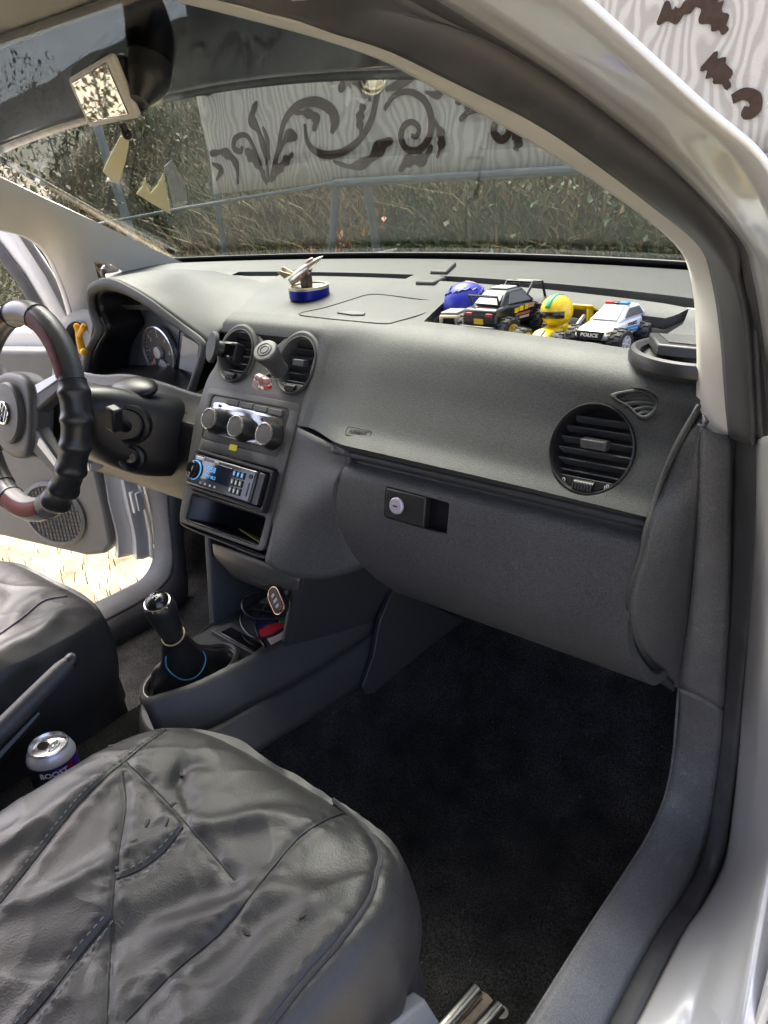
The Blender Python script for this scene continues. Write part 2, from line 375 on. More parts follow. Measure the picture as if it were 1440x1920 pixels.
def reg_bank():
    y = 2.95+abs(random.gauss(0, 1))*2.6; x0 = -1.15*y-2.8; return random.uniform(x0-.8, 1.2), y
o = blades('grass', 34000, reg_bank, .08, .42, GR, .010, 1.9); tag(o, 'mixed green and straw grass covering the bank behind the rug frame', 'grass'); o['kind'] = 'stuff'
def reg_side():
    return random.uniform(-3.4, -.95), random.uniform(-.6, 2.2)
o = blades('grass', 1800, reg_side, .02, .07, [GR[1], GR[2], GR[0], GR[2]], .003, 1.2, lambda x, y: GROUND_Z)
tag(o, 'short dry grass on bright ground beyond the open driver door', 'grass'); o['kind'] = 'stuff'
o = blades('grass', 2500, lambda: (random.uniform(.8, 1.7), random.uniform(-.2, 1.4)), .02, .06, [GR[1], GR[2], GR[0], GR[2]], .003, 1.2, lambda x, y: GROUND_Z)
tag(o, 'sparse grass on brown earth beside the silver sill', 'grass'); o['kind'] = 'stuff'
# brush: thin dark twigs and dry stalks on the upper left of the bank
tw = MB()
for i in range(420):
    y = random.uniform(3.6, 8); x = random.uniform(-1.35*y-2.2, -1.0*y+.6); z = bank_z(x, y); p = Vec((x, y, z)); d = Vec((random.uniform(-.5, .5), random.uniform(-.3, .3), 1)); pts = [p]
    for k in range(4):
        d = (d+Vec((random.uniform(-.4, .4), random.uniform(-.4, .4), random.uniform(-.3, .15)))).normalized(); pts.append(pts[-1]+d*random.uniform(.1, .26))
    tw.tube(pts, [.006, .005, .004, .003, .002], 3)
o = tw.build('brushwood', mat('twig', (.085, .07, .05), .85), kind='stuff'); tag(o, 'tangle of thin bare brown stalks on the bank left of the rug', 'brushwood'); o['kind'] = 'stuff'
# yellow fallen leaves that can be told apart
def leaf_mesh(s):
    vs = [(0, -s, 0), (s*.45, -s*.35, s*.10), (s*.5, s*.2, s*.12), (0, s, .0), (-s*.5, s*.2, s*.12), (-s*.45, -s*.35, s*.10), (0, 0, 0)]
    me = bpy.data.meshes.new('leaf'); me.from_pydata(vs, [], [(0, 1, 6), (1, 2, 6), (2, 3, 6), (3, 4, 6), (4, 5, 6), (5, 0, 6)]); me.update(); return me
LY = [mat('leaf_yellow', (.50, .36, .08), .6), mat('leaf_ochre', (.42, .22, .06), .6)]
lms = [leaf_mesh(.036), leaf_mesh(.03)]; lms[0].materials.append(LY[0]); lms[1].materials.append(LY[1])
for i, (px, py) in enumerate([(1045, 385), (1165, 440), (1130, 475), (1200, 458), (1255, 470), (1170, 390), (1030, 440), (870, 440), (930, 465), (955, 435), (875, 393), (1185, 415), (855, 390), (1090, 487), (1270, 468), (1140, 460), (1080, 400), (800, 470), (880, 415), (1010, 470), (1235, 480)]):
    d = ray(px, py); t_ = .5
    p = CAM.copy()
    for k in range(4000):
        t_ += .004; p = CAM+d.normalized()*t_
        if p.y > 2.9 and p.z < bank_z(p.x, p.y)+.16: break
    l = obj('leaf', lms[i % 2], None); l.location = p; l.rotation_euler = (random.uniform(.5, 1.4), random.uniform(-.6, .6), random.uniform(0, 6.28)); l.scale = (1, 1, 1)
    if i % 2 == 0: tag(l, 'yellow fallen leaf caught in the grass below the rug rail', 'leaf', 'yellow leaves on the bank')
    else: tag(l, 'smaller ochre-brown fallen leaf caught in the grass below the rug rail', 'leaf', 'ochre leaves on the bank')
# small orange-leaved shrub
sh = thing('shrub', 'small shrub with orange autumn leaves just under the rug rail', 'shrub', (-2.75, 3.3, bank_z(-2.75, 3.3)))
st = MB(); lf = MB()
for i in range(16):
    p = Vec((-2.75+random.uniform(-.2, .2), 3.3+random.uniform(-.1, .1), bank_z(-2.75, 3.3)-.03)); q = p+Vec((random.uniform(-.3, .3), random.uniform(-.15, .15), random.uniform(.5, .95)))
    st.tube([p, p.lerp(q, .5)+Vec((.03, 0, 0)), q], .004, 4)
    for k in range(5):
        c = p.lerp(q, random.uniform(.6, 1)); R = Matrix.Rotation(random.uniform(0, 6), 3, 'Z') @ Matrix.Rotation(random.uniform(.3, 1.5), 3, 'X'); s_ = random.uniform(.025, .04)
        lf.add([R @ Vec(v) + c for v in ((0, -s_, 0), (s_*.5, 0, .004), (0, s_, 0), (-s_*.5, 0, .004))], [(0, 1, 2, 3)])
st.build('stem', mat('twig', (.085, .07, .05), .85), sh); o = lf.build('foliage', mat('leaf_orange', (.62, .20, .06), .6), sh); o['kind'] = 'stuff'
# leafy green ground cover under the rail on the right
gc = MB()
for i in range(5200):
    y = 2.98+abs(random.gauss(0, .7)); x = random.uniform(-2.6, .8); z = bank_z(x, y)+random.uniform(.02, .25); s_ = random.uniform(.014, .04)
    R = Matrix.Rotation(random.uniform(0, 6.28), 3, 'Z') @ Matrix.Rotation(random.uniform(.2, 1.4), 3, 'X'); c = Vec((x, y, z))
    gc.add([R @ Vec(v) + c for v in ((0, -s_, 0), (s_*.6, 0, s_*.2), (0, s_, 0), (-s_*.6, 0, s_*.2))], [(0, 1, 2, 3)])
o = gc.build('ground_cover', mat('cover_leaf', (.06, .10, .03), .55), kind='stuff'); tag(o, 'low leafy green plants creeping over the bank foot', 'ground cover')

# bushes beyond the driver's side, seen past the open door and in the mirror
FOL = [mat('bush_dark', (.035, .055, .02), .6), mat('bush_olive', (.085, .085, .035), .6), mat('bush_rust', (.14, .085, .04), .65)]
for bi, (bx, by, bh, br_, lab) in enumerate(((-5.2, 1.6, 2.6, 1.1, 'tall dark green bush beyond the open driver door'), (-5.6, -.3, 2.9, 1.2, 'broad olive bush beyond the driver window, with some rusty leaves'), (-6.4, -2.6, 3.2, 1.5, 'large mixed green bush standing behind the olive bush'), (-6.8, 3.6, 3.0, 1.4, 'loose brownish bush at the foot of the bank'))):
    bt = thing('bush', lab, 'bush', (bx, by, GROUND_Z), 'bushes beyond the driver side'); sm_ = MB(); lv = []; lf_ = []; mi = []
    tips = []
    for k in range(26):
        p = Vec((bx+random.uniform(-.2, .2), by+random.uniform(-.2, .2), GROUND_Z-.05)); a = random.uniform(0, 6.28); r_ = br_*math.sqrt(random.random()); q = Vec((bx+r_*math.cos(a), by+r_*math.sin(a), GROUND_Z+bh*random.uniform(.35, 1)*(1-.35*(r_/br_)**2)))
        mdl = p.lerp(q, .5)+Vec((random.uniform(-.1, .1), random.uniform(-.1, .1), .15)); sm_.tube([p, mdl, q], [.022, .014, .005], 5); tips += [p.lerp(q, .45), mdl.lerp(q, .5), q, q]
    for k in range(4600):
        c = random.choice(tips)+Vec((random.gauss(0, .17), random.gauss(0, .17), random.gauss(0, .15))); s_ = random.uniform(.018, .042); R = Matrix.Rotation(random.uniform(0, 6.28), 3, 'Z') @ Matrix.Rotation(random.uniform(0, 1.5), 3, 'X')
        n0 = len(lv); lv += [tuple(R @ Vec(v)+c) for v in ((0, -s_, 0), (s_*.5, 0, .01), (0, s_, 0), (-s_*.5, 0, .01))]; lf_.append((n0, n0+1, n0+2, n0+3)); w_ = noise.noise(c*1.5)+random.uniform(-.3, .3)+(.35 if bi in (1, 3) else 0); mi.append(0 if w_ < .05 else (1 if w_ < .5 else 2))
    sm_.build('stem', mat('twig', (.085, .07, .05), .85), bt); me = bpy.data.meshes.new('foliage'); me.from_pydata(lv, [], lf_); me.update()
    for m in FOL: me.materials.append(m)
    me.polygons.foreach_set('material_index', mi); o = obj('foliage', me, None, bt); o['kind'] = 'stuff'
# ------------------------------------------------------------------ rug on its pipe frame
def rug_mat():
    m = bpy.data.materials.new('rug_cream'); m.use_nodes = True; t = m.node_tree; b = t.nodes['Principled BSDF']
    tc = t.nodes.new('ShaderNodeTexCoord'); mp = t.nodes.new('ShaderNodeMapping'); mp.inputs['Scale'].default_value = (1.6, 1, 1.0)
    wv = t.nodes.new('ShaderNodeTexWave'); wv.wave_type = 'BANDS'; wv.bands_direction = 'X'; wv.inputs['Scale'].default_value = 4.5; wv.inputs['Distortion'].default_value = 16; wv.inputs['Detail'].default_value = 1; wv.inputs['Detail Scale'].default_value = .9
    t.links.new(tc.outputs['Object'], mp.inputs[0]); t.links.new(mp.outputs[0], wv.inputs[0])
    r = t.nodes.new('ShaderNodeValToRGB'); e = r.color_ramp.elements; e[0].color = (.29, .275, .235, 1); e[1].color = (.40, .38, .33, 1); e[0].position = .15; e[1].position = .75
    t.links.new(wv.outputs['Fac'], r.inputs[0]); t.links.new(r.outputs[0], b.inputs['Base Color']); b.inputs['Roughness'].default_value = .95; b.inputs['Specular IOR Level'].default_value = .1
    n = t.nodes.new('ShaderNodeTexNoise'); n.inputs['Scale'].default_value = 220; bp = t.nodes.new('ShaderNodeBump'); bp.inputs['Strength'].default_value = .5; bp.inputs['Distance'].default_value = .004
    t.links.new(tc.outputs['Object'], n.inputs['Vector']); t.links.new(n.outputs['Fac'], bp.inputs['Height']); t.links.new(bp.outputs[0], b.inputs['Normal']); return m
RUGY = 2.6
def rug_y(x, z): return RUGY+.012*math.sin(x*3.1+.5)+.008*math.sin(x*7.7+z*2)
rug = thing('rug', 'large cream rug with dark acanthus scrolls hung on a pipe frame', 'rug', (-1.1, RUGY, 1.0))
rows = []
for j in range(13):
    z = lerp(1.0, 2.35, j/12); rows.append([(x, rug_y(x, z), z+.012*math.sin(x*2.1)*(1-j/12)) for x in [lerp(-3.22+.02*math.sin(j), 1.1, i/44) for i in range(45)]])
grid('fabric', rows, rug_mat(), rug, thick=.012, off=1, sm=False)
INK = mat('rug_ink', (.045, .030, .022), .95, spec=.1, bump=.4, bscale=220, bdist=.003, var=.2, vscale=40)
def stroke(pts, w, jag=.0):
    P = [U(px, py, 'y', RUGY) for px, py in pts]; P = cr(P, 8); n = len(P); A = []; B = []
    for i, p in enumerate(P):
        t = (P[min(i+1, n-1)]-P[max(i-1, 0)]); t.y = 0; t.normalize(); nn = Vec((-t.z, 0, t.x)); s = i/(n-1)
        ww = w if not isinstance(w, (list, tuple)) else interp(w, s)
        ww = (ww*1.5/1422.3*3.2)*(1+jag*math.sin(s*21)*.3)
        A.append(p+nn*ww/2); B.append(p-nn*ww/2)
    vs = []; fs = []
    for a, b in zip(A, B):
        for q in (a, b): vs.append((q.x, rug_y(q.x, q.z)-.017, q.z))
    for i in range(n-1): fs.append((2*i, 2*i+1, 2*i+3, 2*i+2))
    me = bpy.data.meshes.new('scroll_motif'); me.from_pydata(vs, [], fs); me.update()
    o = obj('scroll_motif', me, INK, rug); s = o.modifiers.new('t', 'SOLIDIFY'); s.thickness = .004; s.offset = 0
T = [(0, 2), (.25, 13), (.6, 20), (.85, 16), (1, 3)]
T2 = [(0, 5), (.3, 10), (.7, 14), (1, 5)]; T3 = [(0, 9), (.5, 14), (1, 6)]
for pts, w, j in [
 ([(509, 342), (505, 300), (492, 250), (478, 222), (487, 190)], [(0, 3), (.4, 10), (.75, 17), (.9, 12), (1, 3)], 1),
 ([(505, 338), (488, 290), (470, 255), (450, 258), (446, 276), (458, 284), (462, 274)], [(0, 3), (.4, 9), (.8, 10), (1, 5)], 0),
 ([(504, 336), (492, 310), (478, 292), (468, 280)], [(0, 3), (.5, 18), (.85, 20), (1, 4)], 1),
 ([(512, 340), (520, 300), (535, 268), (552, 252), (560, 262)], [(0, 3), (.5, 10), (.8, 20), (1, 6)], 1),
 ([(514, 341), (528, 318), (542, 300), (554, 287)], [(0, 3), (.6, 16), (1, 4)], 1),
 ([(507, 345), (500, 330), (501, 318)], [(0, 4), (.6, 10), (1, 3)], 0),
 ([(498, 238), (506, 262), (510, 300)], [(0, 4), (.5, 9), (1, 2)], 0),
 ([(520, 338), (527, 275), (538, 228), (562, 200), (597, 191), (625, 205), (633, 228), (627, 250)], [(0, 4), (.3, 10), (.6, 16), (.85, 18), (1, 6)], 0),
 ([(556, 212), (580, 212), (598, 222), (594, 246)], [(0, 3), (.5, 16), (.8, 14), (1, 4)], 1),
 ([(577, 232), (583, 268), (606, 288), (642, 287), (676, 262), (697, 222), (708, 170), (722, 128)], [(0, 5), (.3, 13), (.6, 10), (1, 9)], 0),
 ([(630, 302), (662, 312), (694, 300), (716, 272), (736, 262)], [(0, 3), (.4, 14), (.8, 20), (1, 4)], 1),
 ([(628, 152), (616, 140), (620, 122), (640, 114), (664, 124), (684, 150), (694, 190)], [(0, 6), (.3, 10), (.7, 12), (1, 4)], 0),
 ([(640, 172), (652, 150), (668, 148), (686, 185)], [(0, 6), (.4, 24), (.7, 14), (1, 3)], 1),
 ([(682, 195), (676, 225), (680, 252)], T3, 1),
 ([(700, 112), (712, 150), (703, 190)], [(0, 14), (.5, 16), (1, 4)], 1),
 ([(720, 205), (738, 180), (768, 172), (797, 188), (811, 222), (806, 258), (786, 281), (762, 279), (751, 258), (757, 236), (774, 229), (786, 241), (781, 256), (771, 254)], [(0, 6), (.3, 11), (.7, 9), (1, 6)], 0),
 ([(812, 222), (828, 246), (830, 270), (822, 296)], [(0, 4), (.5, 15), (1, 3)], 1),
 ([(812, 272), (795, 298), (765, 302), (748, 322)], [(0, 4), (.45, 18), (.8, 14), (1, 3)], 1),
 ([(722, 168), (745, 160), (775, 148)], [(0, 5), (.5, 14), (1, 6)], 0),
 ([(800, 172), (824, 178), (842, 158)], [(0, 3), (.5, 12), (1, 3)], 0),
 ([(858, 188), (880, 186), (890, 200), (866, 226)], [(0, 8), (.4, 22), (.7, 16), (1, 4)], 1),
 ([(892, 196), (906, 205), (912, 212)], [(0, 4), (.5, 13), (1, 4)], 0),
 ([(950, 222), (934, 228), (930, 248), (944, 262), (956, 252), (958, 234)], [(0, 6), (.5, 11), (1, 9)], 0),
 ([(960, 230), (975, 262), (970, 282)], T3, 1),
 ([(398, 288), (428, 286), (450, 306), (454, 345)], [(0, 8), (.5, 17), (1, 3)], 1),
 ([(402, 306), (420, 318), (410, 338)], [(0, 5), (.5, 15), (1, 4)], 0),
 ([(376, 172), (398, 172), (412, 152), (416, 138)], [(0, 8), (.5, 15), (1, 8)], 0),
 ([(374, 148), (392, 146), (404, 140)], [(0, 5), (.5, 7), (1, 4)], 0),
 ([(470, 148), (474, 110), (466, 80)], [(0, 8), (.5, 12), (1, 10)], 1),
 ([(365, 118), (364, 92), (384, 82), (392, 100), (380, 108)], [(0, 5), (.5, 9), (1, 5)], 0),
 ([(405, 130), (420, 95), (436, 72), (450, 60)], [(0, 6), (.6, 14), (1, 5)], 1),
 ([(450, 72), (456, 90), (452, 106)], T3, 0),
 ([(480, 68), (505, 86), (528, 66), (532, 52)], [(0, 5), (.5, 14), (1, 5)], 1),
 ([(1243, 24), (1268, 30), (1292, 14), (1325, -8)], [(0, 20), (.3, 14), (1, 9)], 1),
 ([(1330, -6), (1334, 20), (1352, 44), (1362, 62)], [(0, 26), (.5, 22), (1, 5)], 1),
 ([(1328, 112), (1348, 134), (1368, 166)], [(0, 18), (.5, 22), (1, 4)], 1),
 ([(1374, 186), (1396, 176), (1416, 184), (1416, 206), (1400, 214), (1404, 200)], [(0, 10), (.4, 14), (1, 9)], 0),
 ([(1352, 116), (1366, 138), (1364, 150)], [(0, 4), (.5, 10), (1, 3)], 0),
]: stroke(pts, w, j)
PIPE = mat('pipe_paint', (.085, .105, .11), .65, var=.25, vscale=20)
ff = thing('pipe_frame', 'weathered blue-grey pipe frame carrying the rug', 'frame', (-2.2, RUGY, GROUND_Z))
def pipe(name, pts, r):
    mb = MB(); mb.tube(pts, r, 10); return mb.build(name, PIPE, ff)
pipe('rail', [U(630, 343, 'y', 2.56), U(860, 331, 'y', 2.56), Vec((.95, 2.56, .985))], .021)
pipe('rail', [Vec((-5.2, 2.6, .80)), U(330, 393, 'y', 2.56), U(480, 368, 'y', 2.56), U(628, 343, 'y', 2.56)], .011)
for (a, b, yy) in (((630, 333), (621, 485), 2.60), ((689, 345), (709, 490), 2.95)):
    p, q = U(*a, 'y', yy), U(*b, 'y', yy); pipe('post', [p, q, q+(q-p)*((GROUND_Z-q.z)/(q.z-p.z))], .02 if yy < 2.7 else .026)
p, q = U(183, 238, 'y', 2.9), U(246, 440, 'y', 2.75); pipe('post', [p+(p-q)*.5, p, q, q+(q-p)*((GROUND_Z-q.z)/(q.z-p.z))], .034)
p, q = Vec((.9, 2.62, 2.4)), Vec((.9, 2.62, GROUND_Z)); pipe('post', [p, q], .02)
pipe('rail', [Vec((-3.3, 2.62, 2.36)), Vec((.95, 2.62, 2.36))], .02)
pipe('post', [Vec((-3.25, 2.64, 2.36)), Vec((-3.25, 2.64, GROUND_Z))], .02)
# ------------------------------------------------------------------ car body
car = thing('car', 'silver car with black door seals, cream pillar trims and windscreen', 'car', (0, 0, GROUND_Z))
def yb(x): return .60-.32*x*x
def yt(x): return -.17-.22*x*x
def gz(x, y): return .858+.49*(yb(x)-y)
WS = glass_mat('windscreen_glass', (.645, .675, .65), .7, f0=.02)
rows = []
for j in range(17):
    rows.append([(x, lerp(yb(x)+.02, yt(x), j/16), gz(x, lerp(yb(x)+.02, yt(x), j/16))) for x in [lerp(-1, 1, i/40)*lerp(.71, .53, j/16) for i in range(41)]])
wsc = grid('windscreen', rows, WS, car, thick=.004, sm=False); wt = bvh(wsc)
# black printed border at the foot of the glass
rows = [[(x, yb(x)+.025-d, gz(x, yb(x)+.025-d)+h) for x in [lerp(-.71, .71, i/40) for i in range(41)]] for d, h in ((0, -.008), (.085, -.008))]
grid('glass_border', rows, BLACK, car, thick=.003, sm=False)
# dark film strip along the top of the windscreen
FILM = glass_mat('dark_film', (.30, .31, .32), .7, rough=.12, f0=.04)
ed = [U(-80, 275, 'y', -.03), U(0, 241, 'y', -.02), U(85, 212, 'y', -.01), U(200, 180, 'y', -.0), U(330, 148, 'y', .0), U(480, 133, 'y', .0), U(630, 113, 'y', 0), U(735, 103, 'y', 0), U(860, 98, 'y', 0)]
A = []; B = []
for p in cr(ed, 4):
    yy = p.y; A.append((p.x, yy, gz(p.x, yy)-.008)); B.append((p.x, yt(p.x)+.0, gz(p.x, yt(p.x))-.008))
strip('tint_film', A, B, FILM, car, n=40, k=8, thick=.001, sm=False)
# headliner, roof skin
rows = []
for j in range(11):
    t = j/10; y = lerp(-.14, -1.7, t); rows.append([(x, y-.10*x*x*(1-t), 1.238+.055*math.sin(min(1, t*1.6)*math.pi/2)-.10*x*x*x*x*2) for x in [lerp(-.66, .64, i/20) for i in range(21)]])
grid('roof_lining', rows, LINER, car, thick=.01, off=1, sm=False)
rows = [[(x, y-.08*x*x, z-.16*x*x*x*x) for x in [lerp(-.72, .72, i/20) for i in range(21)]] for y, z in ((-.10, 1.262), (-.3, 1.325), (-.8, 1.355), (-1.75, 1.35))]
grid('roof_skin', rows, SILVER, car, thick=.004, off=1, nu=1)
# right front pillar: cream trim, its inner flank, seal, painted flange
E0 = [(1308, 792, .72), (1313, 700, .718), (1312, 620, .715), (1303, 520, .70), (1270, 450, .69), (1130, 340, .655), (960, 235, .61), (780, 135, .56), (720, 103, .54), (600, 62, .49), (450, 22, .42), (310, -12, .34), (150, -50, .25)]
E1 = [(1376, 818, .756), (1369, 720, .753), (1362, 620, .75), (1346, 518, .735), (1320, 450, .725), (1220, 368, .70), (1120, 293, .68), (1000, 213, .65), (838, 132, .612), (720, 76, .585), (600, 42, .55), (500, 14, .51), (410, -14, .47), (250, -60, .40)]
E2 = [(1420, 830, .79), (1414, 700, .787), (1408, 600, .782), (1390, 512, .772), (1363, 412, .757), (1220, 276, .715), (1020, 118, .668), (785, -4, .622), (620, -110, .59)]
E3 = [(1452, 830, .80), (1446, 700, .797), (1436, 600, .795), (1420, 512, .787), (1394, 440, .775), (1268, 306, .735), (1070, 146, .688), (838, -4, .645), (660, -120, .61)]
E5 = [(1530, 830, .86), (1520, 600, .86), (1500, 430, .855), (1440, 296, .84), (1320, 188, .815), (1110, -4, .77), (960, -130, .74)]
def pth(E): return [U(a, b, 'x', c) for a, b, c in E]
P0, P1, P2, P3, P5 = map(pth, (E0, E1, E2, E3, E5))
strip('pillar_trim', P0, P1, CREAM, car, n=60, k=6, bulge=.006, bdir=(.5, -.85, .1), thick=.004)
strip('pillar_trim', P0, [p+Vec((-.01, .09, .055)) for p in P0], CREAM, car, n=60, k=3, thick=.003)
strip('door_seal', P1, P2, RUBBER, car, n=60, k=10, bulge=.016, bdir=(.45, -.85, .25), thick=.006)
strip('seal_groove', P2, P3, RUBBER, car, n=60, k=6, bulge=-.006, bdir=(.45, -.85, .25), thick=.004)
prof = [(0, 0), (.06, .008), (.14, .011), (.22, .008), (.32, .0), (.45, -.002), (.6, .001), (.8, .003), (1, 0)]
strip('body_pillar', P3, P5, SILVER, car, n=70, thick=.004, prof=prof, bdir=(.5, -.8, .2))
# lower door opening, right: trim, seal, painted sill
T0 = [(1312, 800, .735), (1310, 900, .733), (1302, 1050, .725), (1288, 1180, .715), (1272, 1285, .705)]
T1 = [(1376, 820, .757), (1374, 950, .757), (1368, 1150, .757), (1357, 1331, .757)]
strip('pillar_foot_trim', pth(T0), pth(T1), SILLM, car, n=30, k=5, bulge=.004, bdir=(.4, -.9, 0), thick=.004)
S0 = [(1270, 1292, .704), (1270, 1330, .70), (1266, 1400, .70), (1250, 1490, .70), (1215, 1570, .70), (1165, 1650, .70), (1080, 1780, .698), (1000, 1908, .697), (930, 2020, .697), (800, 2220, .697)]
S1 = [(1356, 1334, .757), (1352, 1390, .757), (1346, 1440, .757), (1338, 1492, .757), (1318, 1603, .757), (1278, 1680, .757), (1226, 1757, .757), (1139, 1924, .757), (1080, 2030, .757), (960, 2230, .757)]
S2 = [(1391, 1331, .782), (1386, 1400, .782), (1374, 1511, .782), (1357, 1613, .782), (1320, 1690, .782), (1275, 1759, .782), (1192, 1920, .782), (1135, 2025, .782), (1020, 2230, .782)]
S5 = [(1475, 1331, .87), (1470, 1450, .87), (1462, 1560, .87), (1440, 1650, .87), (1392, 1920, .885), (1370, 2040, .885), (1300, 2260, .885)]
PS0, PS1, PS2, PS5 = map(pth, (S0, S1, S2, S5))
sill_t = strip('sill_trim', PS0, PS1, SILLM, car, n=70, k=8, bulge=.010, bdir=(0.1, -.5, .85), thick=.004)
strip('sill_trim', PS0, [p+Vec((-.004, .02, -.10)) for p in PS0], SILLM, car, n=60, k=2, thick=.003)
QA = [(1376, 812, .757), (1374, 950, .757), (1368, 1150, .757)]+S1
QB = [(1420, 822, .79), (1418, 950, .788), (1410, 1100, .786)]+S2
QC = [(1535, 822, .872), (1520, 950, .872), (1500, 1150, .871)]+S5
strip('door_seal', pth(QA), pth(QB), RUBBER, car, n=110, k=10, bulge=.014, bdir=(.38, -.7, .5), thick=.006)
prof = [(0, -.004), (.05, -.002), (.12, .005), (.28, .006), (.40, .002), (.47, -.006), (.53, -.006), (.62, .005), (.78, .006), (.86, -.005), (.93, -.004), (1, .002)]
strip('door_sill', pth(QB), pth(QC), SILVER, car, n=120, thick=.004, prof=prof, bdir=(.3, -.65, .6))
# outer side skin below the sill and in front (only a sliver shows)
rows = [[p+Vec((.0, 0, 0)) for p in resample(cr(PS5, 6), 40)], [Vec((.90, p.y, p.z-.08)) for p in resample(cr(PS5, 6), 40)], [Vec((.885, p.y, min(p.z-.16, -.05))) for p in resample(cr(PS5, 6), 40)]]
grid('side_skin', rows, SILVER, car, thick=.003, sm=False)
# left front pillar trim
LA = [(-90, 290, -.60), (0, 331, -.62), (90, 373, -.63), (180, 416, -.64), (300, 474, -.655), (390, 512, -.66)]
LB = [(-90, 405, -.70), (0, 425, -.70), (55, 440, -.71), (92, 470, -.72), (118, 525, -.73), (138, 590, -.735), (160, 690, -.74), (175, 800, -.745)]
PLA, PLB = pth(LA), pth(LB)
lp = strip('pillar_trim', PLA, PLB, CREAM, car, n=50, k=10, bulge=.02, bdir=(.9, -.2, .3), thick=.008)
b3 = bvh(lp)
qc = MB(); q = [onto(b3, *p) for p in ((166, 492), (176, 486), (200, 497), (238, 520), (225, 533), (178, 536))]
if all(q): qc.hexa([q[0]+Vec((.05, 0, 0)), q[2]+Vec((.05, 0, 0)), q[3]+Vec((.05, 0, 0)), q[5]+Vec((.05, 0, 0))], [v+Vec((-.08, .03, .0)) for v in (q[0], q[2], q[3], q[5])]); cut(lp, [qc])
strip('pillar_trim_edge', [p+Vec((.004, -.004, 0)) for p in PLB], [U(a-9, b+3, 'x', c-.012) for a, b, c in LB], CREAM, car, n=50, k=4, bulge=.004, bdir=(.8, -.4, 0), thick=.003)
# far sill and kick panel on the driver side
D0 = [(262, 880, -.72), (283, 960, -.715), (288, 1036, -.71), (270, 1080, -.705), (228, 1106, -.70), (160, 1138, -.70), (60, 1190, -.70), (-80, 1260, -.70)]
D1 = [(318, 880, -.65), (318, 960, -.65), (326, 1062, -.64), (302, 1104, -.64), (250, 1138, -.64), (190, 1170, -.64), (90, 1225, -.64), (-60, 1300, -.64)]
strip('sill_trim', pth(D0), pth(D1), SILLM, car, n=50, k=8, bulge=.010, bdir=(.4, -.5, .7), thick=.004)
strip('sill_trim', pth(D1), [p+Vec((.01, .02, -.09)) for p in pth(D1)], SILLM, car, n=50, k=2, thick=.004)
SV = [(190, 870), (200, 940), (215, 1000), (216, 1042)]; SV2 = [(255, 870), (272, 940), (284, 1000), (288, 1048)]
prof = [(0, 0), (.12, .012), (.25, .0), (.4, -.012), (.5, .0), (.6, .012), (.75, .004), (.85, -.008), (1, 0)]
strip('door_jamb', [U(a, b, 'x', -.80) for a, b in SV], [U(a, b, 'x', -.722) for a, b in SV2], SILVER, car, n=30, thick=.003, prof=prof, bdir=(.6, -.8, 0))
hm = MB(); c = U(258, 938, 'x', -.742); hm.box(c, (.03, .02, .05)); hm.cyl(c+Vec((0, -.012, -.03)), c+Vec((0, -.012, .03)), .008); hm.box(c+Vec((-.02, -.004, .03)), (.04, .012, .012)); hm.box(c+Vec((-.02, -.004, -.03)), (.04, .012, .012))
hm.build('hinge', SILVER, car, bevel=.002)
# floor pan with carpet
def floor_pt(x, y):
    ax = abs(x); prof = [(0, .215), (.10, .205), (.145, .18), (.18, .06), (.215, .004), (.30, 0), (.64, 0), (.675, .01), (.692, .07), (.715, .08)]
    z = interp(prof, ax); toe = max(0, y-.20); z = max(z, z*.6+min(.45, toe*.75)) if toe else z
    return Vec((x, y, z+.004*noise.noise((x*9, y*9, 1))))
rows = [[floor_pt(lerp(-.715, .715, i/96), lerp(-1.5, .82, j/70)) for i in range(97)] for j in range(71)]
fl = grid('floor', rows, CARPET, None, thick=.006, sm=False); fl['kind'] = 'structure'
# bulkhead behind the footwells so no daylight leaks in
mb = MB(); mb.box((0, .86, .35), (1.5, .02, .95)); mb.build('bulkhead', BLACK, car)
for s in (-1, 1):
    mb = MB(); mb.box((s*.75, .58, .40), (.02, .60, .86)); mb.build('side_wall', BLACK, car)
rows = [[(x, y, z) for x in (-.7, 0, .7)] for y, z in ((.84, .80), (.6, .83), (.585, .845))]
# bonnet, front wings and roof rails complete the shell around the cabin
rows = [[(x, y+.10-.28*x*x, z-.05*(x/.7)**4) for x in [lerp(-.76, .76, i/16) for i in range(17)]] for y, z in ((.56, .800), (.75, .790), (1.05, .740), (1.30, .655), (1.42, .54))]
grid('bonnet', rows, SILVER, car, nu=1, nv=3, thick=.003)
for s in (-1, 1):
    rows = [[(s*x, y, z) for y in ((.30 if s < 0 else .16), .45, .8, 1.15, 1.38)] for x, z in ((.765, .80), (.83, .76), (.865, .62), (.875, .40), (.86, .10))]
    grid('front_wing', rows, SILVER, car, nu=3, nv=3, thick=.003)
e0 = P2[-1]; mb = MB(); mb.tube(cr([e0+(P2[-1]-P2[-2])*.25, Vec((.60, -.72, 1.215)), Vec((.63, -.9, 1.24)), Vec((.66, -1.1, 1.25)), Vec((.67, -1.55, 1.25))], 5), .038, 14); mb.build('roof_rail', SILVER, car)
mb = MB(); mb.tube(cr([Vec((-.585, -.18, 1.175)), Vec((-.62, -.4, 1.215)), Vec((-.66, -1.1, 1.25)), Vec((-.67, -1.55, 1.25))], 5), .038, 14); mb.build('roof_rail', SILVER, car)
